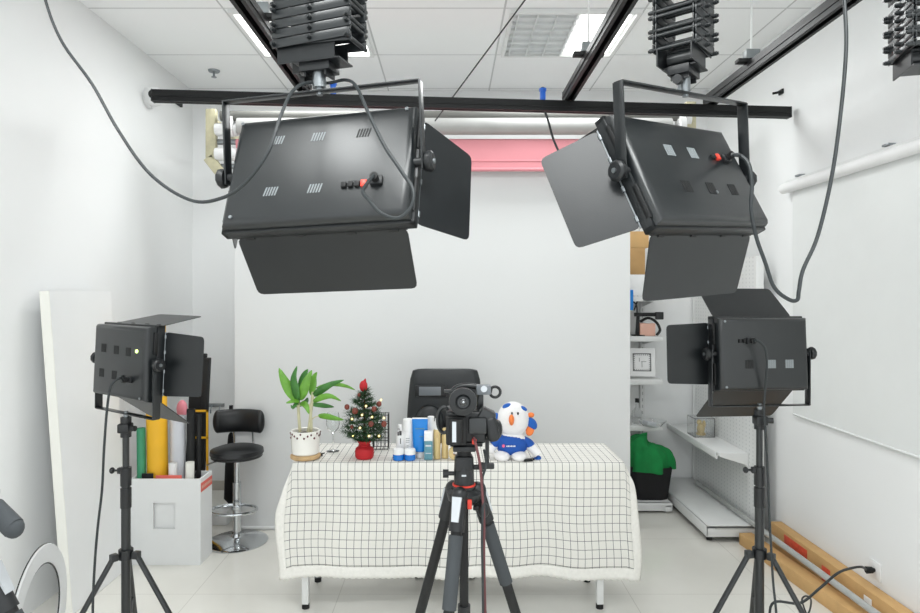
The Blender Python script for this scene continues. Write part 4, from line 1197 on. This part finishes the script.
# black crate with green cloth
zq = zbs
t = thing('black_bin', 'black cloth-lined bin standing on the base of the wall shelving', 'bin', (P(648, 0, 5.0).x, 5.02, zq))
f = MB(); bm = f.bm; rings = []
for z, k in ((0, .86), (.03, .9), (.15, 1.0), (.245, 1.08), (.25, 1.02), (.05, .8)):
    rings.append([bm.verts.new((k * (.155 * math.copysign(abs(math.cos(a)) ** .5, math.cos(a)) + .006 * math.sin(7 * a)), k * (.14 * math.copysign(abs(math.sin(a)) ** .5, math.sin(a))), z)) for a in [2 * PI * j / 40 for j in range(40)]])
for a, b in zip(rings, rings[1:]):
    for k in range(40): bm.faces.new((a[k], a[(k + 1) % 40], b[(k + 1) % 40], b[k]))
bm.faces.new(list(reversed(rings[0]))); bm.faces.new(rings[-1])
f.build('bin_body', m_blackcl, t)
t2 = thing('green_cloth', 'crumpled bright green cloth heaped over the black bin', 'cloth', t.location + Vector((0, 0, .24)))
bm = bmesh.new(); n, m_ = 44, 16; rings = []
for j in range(m_ + 1):
    v = j / m_
    ring = []
    for i in range(n):
        a = 2 * PI * i / n
        r = .20 * math.sin(PI * min(.5, v * .5) ) ** .7 * (1 + .10 * math.sin(3 * a + 1) + .06 * math.sin(7 * a + 4 * v) + .04 * math.sin(13 * a))
        z = .20 * math.cos(PI * v * .5) ** .7 - .015 + .012 * math.sin(5 * a + 6 * v) * (1.2 - v) + .010 * math.sin(11 * a - 5 * v) * (1.2 - v)
        z += .05 * math.cos(a - PI) * (1 - v)
        if v > .9: z -= .008 * (1 + math.sin(4 * a))
        ring.append(bm.verts.new((r * math.cos(a) * 1.0, r * math.sin(a) * .82, z)))
    rings.append(ring)
for a, b in zip(rings, rings[1:]):
    for k in range(n): bm.faces.new((a[k], b[k], b[(k + 1) % n], a[(k + 1) % n]))
bmesh.ops.recalc_face_normals(bm, faces=bm.faces)
me = bpy.data.meshes.new('cloth_heap'); bm.to_mesh(me); bm.free(); me.shade_smooth(); me.materials.append(m_greencl)
o = bpy.data.objects.new('cloth_heap', me); C.objects.link(o); o.parent = t2

# ================================================================== RIGHT GONDOLA
xg = 2.05
yg0, yg1 = 4.27, 5.40
t = thing('gondola_shelf', 'white pegboard shelf unit with a low base along the right wall', 'shelving', (xg, (yg0 + yg1) / 2, 0))
hl = (yg1 - yg0) / 2
MB().box((.012, 0, .955), (.02, 2 * hl - .02, 1.91)).build('pegboard', m_peg, t, smooth=False)
for s in (-1, 1):
    MB().box((.02, s * (hl - .012), .955), (.05, .024, 1.91), bev=.003).build('upright', m_wht, t)
# base
b = MB().box((-.17, 0, .10), (.34, 2 * hl, .02), bev=.002).box((-.335, 0, .075), (.014, 2 * hl, .07), bev=.003).box((-.17, -hl + .008, .072), (.34, .016, .075), bev=.003)
b = b.build('base_shelf', m_wht, t)
MB().box((-.15, -hl - .001, .092), (.26, .004, .008)).build('slot', m_pvc, b, smooth=False)
for y in (-hl + .05, hl - .05): MB().cyl((-.30, y, 0), (-.30, y, .04), .02).build('foot', m_black, b)
s = MB().box((-.11, .06, .555), (.22, 2 * hl - .14, .02), bev=.002).box((-.215, .06, .548), (.014, 2 * hl - .14, .05), bev=.004).build('middle_shelf', m_wht, t)
for y in (-hl + .0, hl - .03):
    MB().prism([(0, 0.017), (-.2, .017), (-.2, -.005), (-.02, -.06), (0, -.09)], .006, M=Matrix.Translation((0, y + .1235 if y < 0 else y, .545))).build('shelf_bracket', m_wht, s, smooth=False)
t = thing('acrylic_case', 'clear acrylic case with a small golden figure on the right wall shelf', 'case', P(713, 439, 5.0))
t.location = (xg - .11, 4.95, .566)
f = MB()
for sx in (-1, 1): f.box((sx * .075, 0, .07), (.004, .16, .14)).box((0, sx * .078, .07), (.146, .004, .14))
f.box((0, 0, .002), (.146, .152, .004)).box((0, 0, .142), (.154, .16, .004))
f.build('case', m_clear, t, smooth=False)
g = MB().ell((0, 0, .05), (.03, .025, .045)).ell((-.012, 0, .1), (.02, .018, .022)).ell((.024, 0, .085), (.014, .014, .03)).cyl((0, 0, .004), (0, 0, .02), .035, seg=16)
g.build('golden_figure', m_gold, t)

# cartons and pipe along the right wall
def long_carton(label, a, b, w_, h_, m, marks=()):
    """box whose far left bottom edge starts at a and runs to b"""
    a = Vector(a); b = Vector(b); d = b - a; L = d.length
    t = thing('long_carton', label, 'carton', a, (0, 0, math.atan2(d.y, d.x)))
    MB().box((L / 2, w_ / 2, h_ / 2), (L, w_, h_), bev=.003).build('box', m, t)
    for (x, z, wx, hz, nm, mm) in marks:
        MB().box((x, -.0008, z), (wx, .002, hz), bev=.0005).build(nm, mm, t)
    return t
# (local +y of these boxes points to the right wall)
long_carton('long flat brown carton on the floor in front of the taller one', (1.915, 4.24, 0), (2.004, 3.1, 0), .088, .075, m_card)
long_carton('long tall brown carton with red tape against the right wall', (2.105, 4.2, 0), (2.10, 2.3, 0), .07, .165, m_card,
            [(.30, .11, .26, .07, 'red_tape', m_tape), (.62, .08, .08, .09, 'red_tape', m_tape), (.86, .06, .1, .06, 'red_tape', m_tape), (.98, .1, .06, .06, 'white_label', m_whtp)])
t = thing('grey_pipe', 'long grey plastic pipe lying on the cartons and the shelf base', 'pipe', (2.005, 5.2, .128))
pe = Vector((2.04, 2.75, .128)) - t.location
MB().cyl((0, 0, 0), pe, .0175, seg=18).build('tube', m_pvc, t)
MB().cyl((0, .001, 0), (0, -.02, 0), .0195, seg=18).build('end_cap', m_dimroll_cap, t)
tag(MB().tube([P(668, 489, 5.35), P(680, 489, 5.3), P(694, 484, 5.36), P(700, 470, 5.38), P(702, 466, 5.385)], .006).build('corner_cable', m_pvc), 'thin grey cord rising in the corner behind the gondola base', 'cord')

# ================================================================== TRIPODS AND CAMERAS
def tripod(label, x, y, za, az, splay, head_yaw=0, loc_rot=0.0):
    t = thing('camera_tripod', label, 'tripod', (x, y, 0), (0, 0, loc_rot))
    sp = MB().lathe([(0, za - .045), (.03, za - .045), (.05, za - .03), (.055, za - .008), (.04, za + .004), (0, za + .004)], seg=24).build('spider', m_blackp, t)
    MB().cyl((0, 0, za - .36), (0, 0, za + .02), .014, seg=16).build('centre_column', m_black, t)
    MB().cyl((0, 0, za - .39), (0, 0, za - .36), .02, seg=14).build('column_hook', m_blackp, t)
    for i, a in enumerate(az):
        a = R(a); d = Vector((math.sin(a), -math.cos(a), 0))
        hip = d * .048 + Vector((0, 0, za - .02)); tanv = math.tan(R(splay))
        def at(z): return hip + d * (tanv * (hip.z - z)) + Vector((0, 0, z - hip.z))
        leg = MB().tube([at(za - .02), at(za - .50)], .0165, seg=14, smooth=False).build('leg', m_black, t)
        MB().tube([at(za - .0), at(za - .105)], .02, seg=12, smooth=False, flat=(.021, .024)).ell(at(za - .005), (.026, .026, .026), seg=14).build('leg_casting', m_blackp, leg)
        n = Vector((d.x * math.cos(R(splay)), d.y * math.cos(R(splay)), math.sin(R(splay))))
        q = at(za - .045) + n * .0235
        Mq = Matrix.Translation(q) @ Matrix.Rotation(a, 4, 'Z') @ Matrix.Rotation(-R(splay), 4, 'X')
        MB().prism([(-.015, .036), (.015, .036), (.011, -.036), (-.011, -.036)], .006, M=Mq @ Matrix.Translation((0, -.003, 0))).build('silver_plate', m_silver, leg)
        if i != 1:
            MB().tube([at(za - .115), at(za - .31)], .0215, seg=14, smooth=False).build('foam_grip', m_foamgrip, leg)
        MB().tube([at(za - .48), at(za - .53)], .021, seg=12, smooth=False).build('leg_lock', m_blackp, leg)
        MB().tube([at(za - .50), at(.012)], .0125, seg=12, smooth=False).build('lower_leg', m_black, leg)
        MB().ell(at(.013) , (.018, .018, .013), seg=12).build('rubber_foot', m_black, leg)
    k = MB().cyl((.03, -.02, za - .05), (.055, -.03, za - .05), .008).ell((.06, -.03, za - .055), (.018, .018, .024), seg=14)
    k.build('clamp_knob', m_blackp, t)
    MB().box((.016, -.045, za - .03), (.014, .02, .03), bev=.003).build('red_catch', m_redring, t)
    # head
    hd = MB().cyl((0, 0, za + .004), (0, 0, za + .014), .036, seg=24).cyl((0, 0, za + .02), (0, 0, za + .10), .032, .03, seg=24).box((0, 0, za + .085), (.058, .06, .05), bev=.012)
    hd = hd.build('fluid_head', m_blackp, t)
    MB().cyl((0, 0, za + .0145), (0, 0, za + .0195), .0362, seg=24).build('red_ring', m_redring, hd)
    MB().box((-.001, -.0315, za + .052), (.014, .002, .005)).build('name_plate', m_silver, hd)
    MB().cyl((-.03, 0, za + .05), (-.05, 0, za + .05), .006).cyl((-.048, 0, za + .05), (-.066, 0, za + .05), .013, seg=10).build('pan_lock', m_blackp, hd)
    MB().cyl((.028, 0, za + .07), (.05, 0, za + .07), .008).cyl((.048, 0, za + .07), (.06, 0, za + .07), .016, seg=12).build('tilt_knob', m_blackp, hd)
    MB().cyl((0, 0, za + .10), (0, 0, za + .13), .022, seg=18).build('ball_joint', m_black, hd)
    MB().box((0, .0, za + .138), (.07, .11, .016), bev=.004).build('quick_plate', m_blackp, hd)
    return t
Yt = 2.0
xt = P(464, 0, Yt).x
za = 1.042
tripod('black camera tripod in front of the table carrying the video camera', xt, Yt, za, (-19, -130, 108), 18)
u = Yt / F
# video camera
zcam = za + .147
t = thing('video_camera', 'black video camera seen from behind, on the tripod in front of the table', 'camera', (xt, Yt, zcam))
def ck(px, py, dy=0): return P(px, py, Yt + dy) - t.location
zt2 = ck(0, 410).z
bd_ = MB().box((ck(466, 0).x, .02, zt2 / 2 + .004), (.125, .12, zt2 - .004), bev=.01, seg=3).box((ck(468, 0).x, .09, zt2 / 2 + .006), (.10, .10, zt2 - .02), bev=.01)
bd_ = bd_.build('body', m_blackp, t)
MB().box((ck(456, 0).x, -.05, zt2 * .48), (.062, .03, zt2 * .86), bev=.006).build('battery_cover', m_black, bd_)
MB().cyl((ck(456, 0).x, -.062, .012), (ck(456, 0).x, -.062, zt2 * .86), .022, seg=22).build('battery', m_black, bd_)
MB().box((ck(454, 0).x, -.0835, zt2 * .5), (.012, .003, zt2 * .6)).build('battery_gleam', m_silver, bd_)  # bright strip standing in for the gleam down the battery
MB().box((ck(477, 0).x, -.045, zt2 * .62), (.055, .03, zt2 * .5), bev=.006).build('connector_panel', m_dark, bd_)
MB().box((ck(473.5, 0).x, -.062, ck(0, 437).z), (.014, .012, .016), bev=.003).build('red_socket', m_redring, bd_)
gr = MB().box((ck(491, 0).x, .0, zt2 * .5), (.04, .11, zt2 * .78), rot=(0, R(-12), 0), bev=.015, seg=3).ell((ck(498, 0).x, .0, ck(0, 429).z), (.014, .04, .028)).build('hand_grip', m_blackp, t)
MB().box((ck(486, 0).x, -.02, ck(0, 414).z), (.05, .06, .04), rot=(0, R(25), 0), bev=.008).build('grip_shoulder', m_dark, t)
st = MB().torus(ck(444, 420, .0), .036, .006, n=28, rot=(R(90), 0, 0), sx=.55, sy=1.1).build('hand_strap', m_dark, t)
# viewfinder
vc = ck(463, 402, -.09)
vf = MB().lathe([(.0, .0), (.018, .0), (.024, -.004), (.041, .0), (.0425, .008), (.036, .03), (.026, .045), (.022, .12), (0, .12)], seg=30, M=Matrix.Translation(vc) @ Matrix.Rotation(-PI / 2, 4, 'X'))
vf = vf.build('viewfinder', m_blackp, t)
MB().lathe([(0, .0), (.017, 0), (.019, .002), (.017, .006), (0, .006)], seg=24, M=Matrix.Translation(vc + Vector((0, -.001, 0))) @ Matrix.Rotation(PI / 2, 4, 'X')).build('eyepiece_ring', m_dark, vf)
MB().ell(vc + Vector((0, -.006, 0)), (.011, .005, .011), seg=18).build('eyepiece_lens', m_lens, vf)
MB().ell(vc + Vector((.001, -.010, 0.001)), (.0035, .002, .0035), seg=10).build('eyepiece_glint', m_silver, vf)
MB().box(ck(462, 409, -.02), (.05, .07, .02), bev=.004).build('viewfinder_mount', m_dark, t)
hdl = MB().tube([ck(450, 394, .02), ck(458, 387, .02), ck(472, 386, .02), ck(492, 391, .02)], .009, seg=12).box(ck(452, 391, .02), (.05, .02, .01), bev=.003).box(ck(480, 398, .03), (.02, .05, .08), bev=.004)
hdl = hdl.build('top_handle', m_dark, t)
mb = MB().box(ck(483.5, 389.5, -.01), (.045, .03, .03), bev=.004).build('microphone_mount', m_greyplate, t)
MB().cyl(ck(484, 389, -.026), ck(484, 389, -.034), .010, seg=18).build('mount_dial', m_silver, mb)
MB().torus(ck(495, 392, .0), .0165, .0045, n=28, rot=(R(90), 0, 0)).build('microphone_ring', m_blackp, t)
MB().cyl(ck(466, 426, .14), ck(466, 426, .30), .045, .05, seg=28).build('lens_barrel', m_black, t)
MB().cyl(ck(466, 426, .298), ck(466, 426, .302), .044, seg=28).build('front_glass', m_lens, t)
MB().box((ck(487, 0).x, -.01, -.03), (.012, .012, .09), bev=.002).box((ck(486, 0).x, -.01, -.07), (.05, .02, .018), bev=.004).build('rod_clamp', m_blackp, t)
MB().box((ck(466, 0).x, .01, .002), (.10, .1, .012), bev=.003).build('base_plate', m_black, t)
cable('thin maroon and black cord running from the video camera down beside the tripod',
      [ck(474, 438, -.066) + t.location, P(476, 445, 1.9), P(480, 465, 1.89), P(482, 488, 1.88), P(484, 520, 1.88), P(484, 560, 1.88), P(485, 600, 1.88), P(486, 640, 1.88), P(488, 720, 1.9), Vector((.12, 1.86, .2)), Vector((.13, 1.8, .006)), Vector((.3, 1.7, .006))], r=.0042, m=m_maroon)
cable('black cord hanging beside the maroon one at the tripod', [P(484, 450, 1.95), P(486, 465, 1.9), P(482, 480, 1.89), P(485, 490, 1.89), P(483, 510, 1.875), P(482, 540, 1.875), P(483, 600, 1.875), P(484, 720, 1.88), Vector((.10, 1.84, .1)), Vector((.08, 1.78, .006)), Vector((-.1, 1.7, .006))], r=.0036)

# second tripod at the lower left edge, mostly out of the picture
tx, ty = -1.07, 1.42
tripod('black tripod cut off by the lower left picture edge', tx, ty, 1.06, (85, 205, 325), 30)
t = bpy.data.objects['camera_tripod.001']
MB().tube([Vector((.0, 0, 1.19)), P(4, 512, 1.42) - Vector((tx, ty, 0))], .008, smooth=False).build('pan_handle', m_blackp, t)
e0 = P(-6, 508, 1.40) - Vector((tx, ty, 0)); e1 = P(14, 528, 1.38) - Vector((tx, ty, 0))
MB().tube([e0, (e0 + e1) / 2, e1], .02, seg=16, flat=(.024, .02)).ell(e1, (.02, .02, .022), seg=14).build('pan_grip', m_foamgrip, t)

# ================================================================== CAMERA, LIGHT, WORLD
cam = bpy.data.cameras.new('camera')
cam.sensor_width = 36.0; cam.sensor_fit = 'HORIZONTAL'
cam.lens = 36.0 * F / 920.0
cam.shift_x = (460 - CX) / 920.0
cam.shift_y = -(306.5 - CY) / 920.0
cam.clip_start = .02
co = bpy.data.objects.new('camera', cam); C.objects.link(co)
co.location = (0, 0, H); co.rotation_euler = (PI / 2, 0, 0)
sc.camera = co

w = bpy.data.worlds.new('world'); sc.world = w
w.use_nodes = True
bg = w.node_tree.nodes['Background']
bg.inputs['Color'].default_value = (.94, .985, 1.0, 1)
bg.inputs['Strength'].default_value = 1.6

sc.view_settings.view_transform = 'Standard'
sc.view_settings.look = 'None'
sc.view_settings.exposure = 0.02
sc.view_settings.gamma = 1.0
sc.view_settings.use_curve_mapping = False
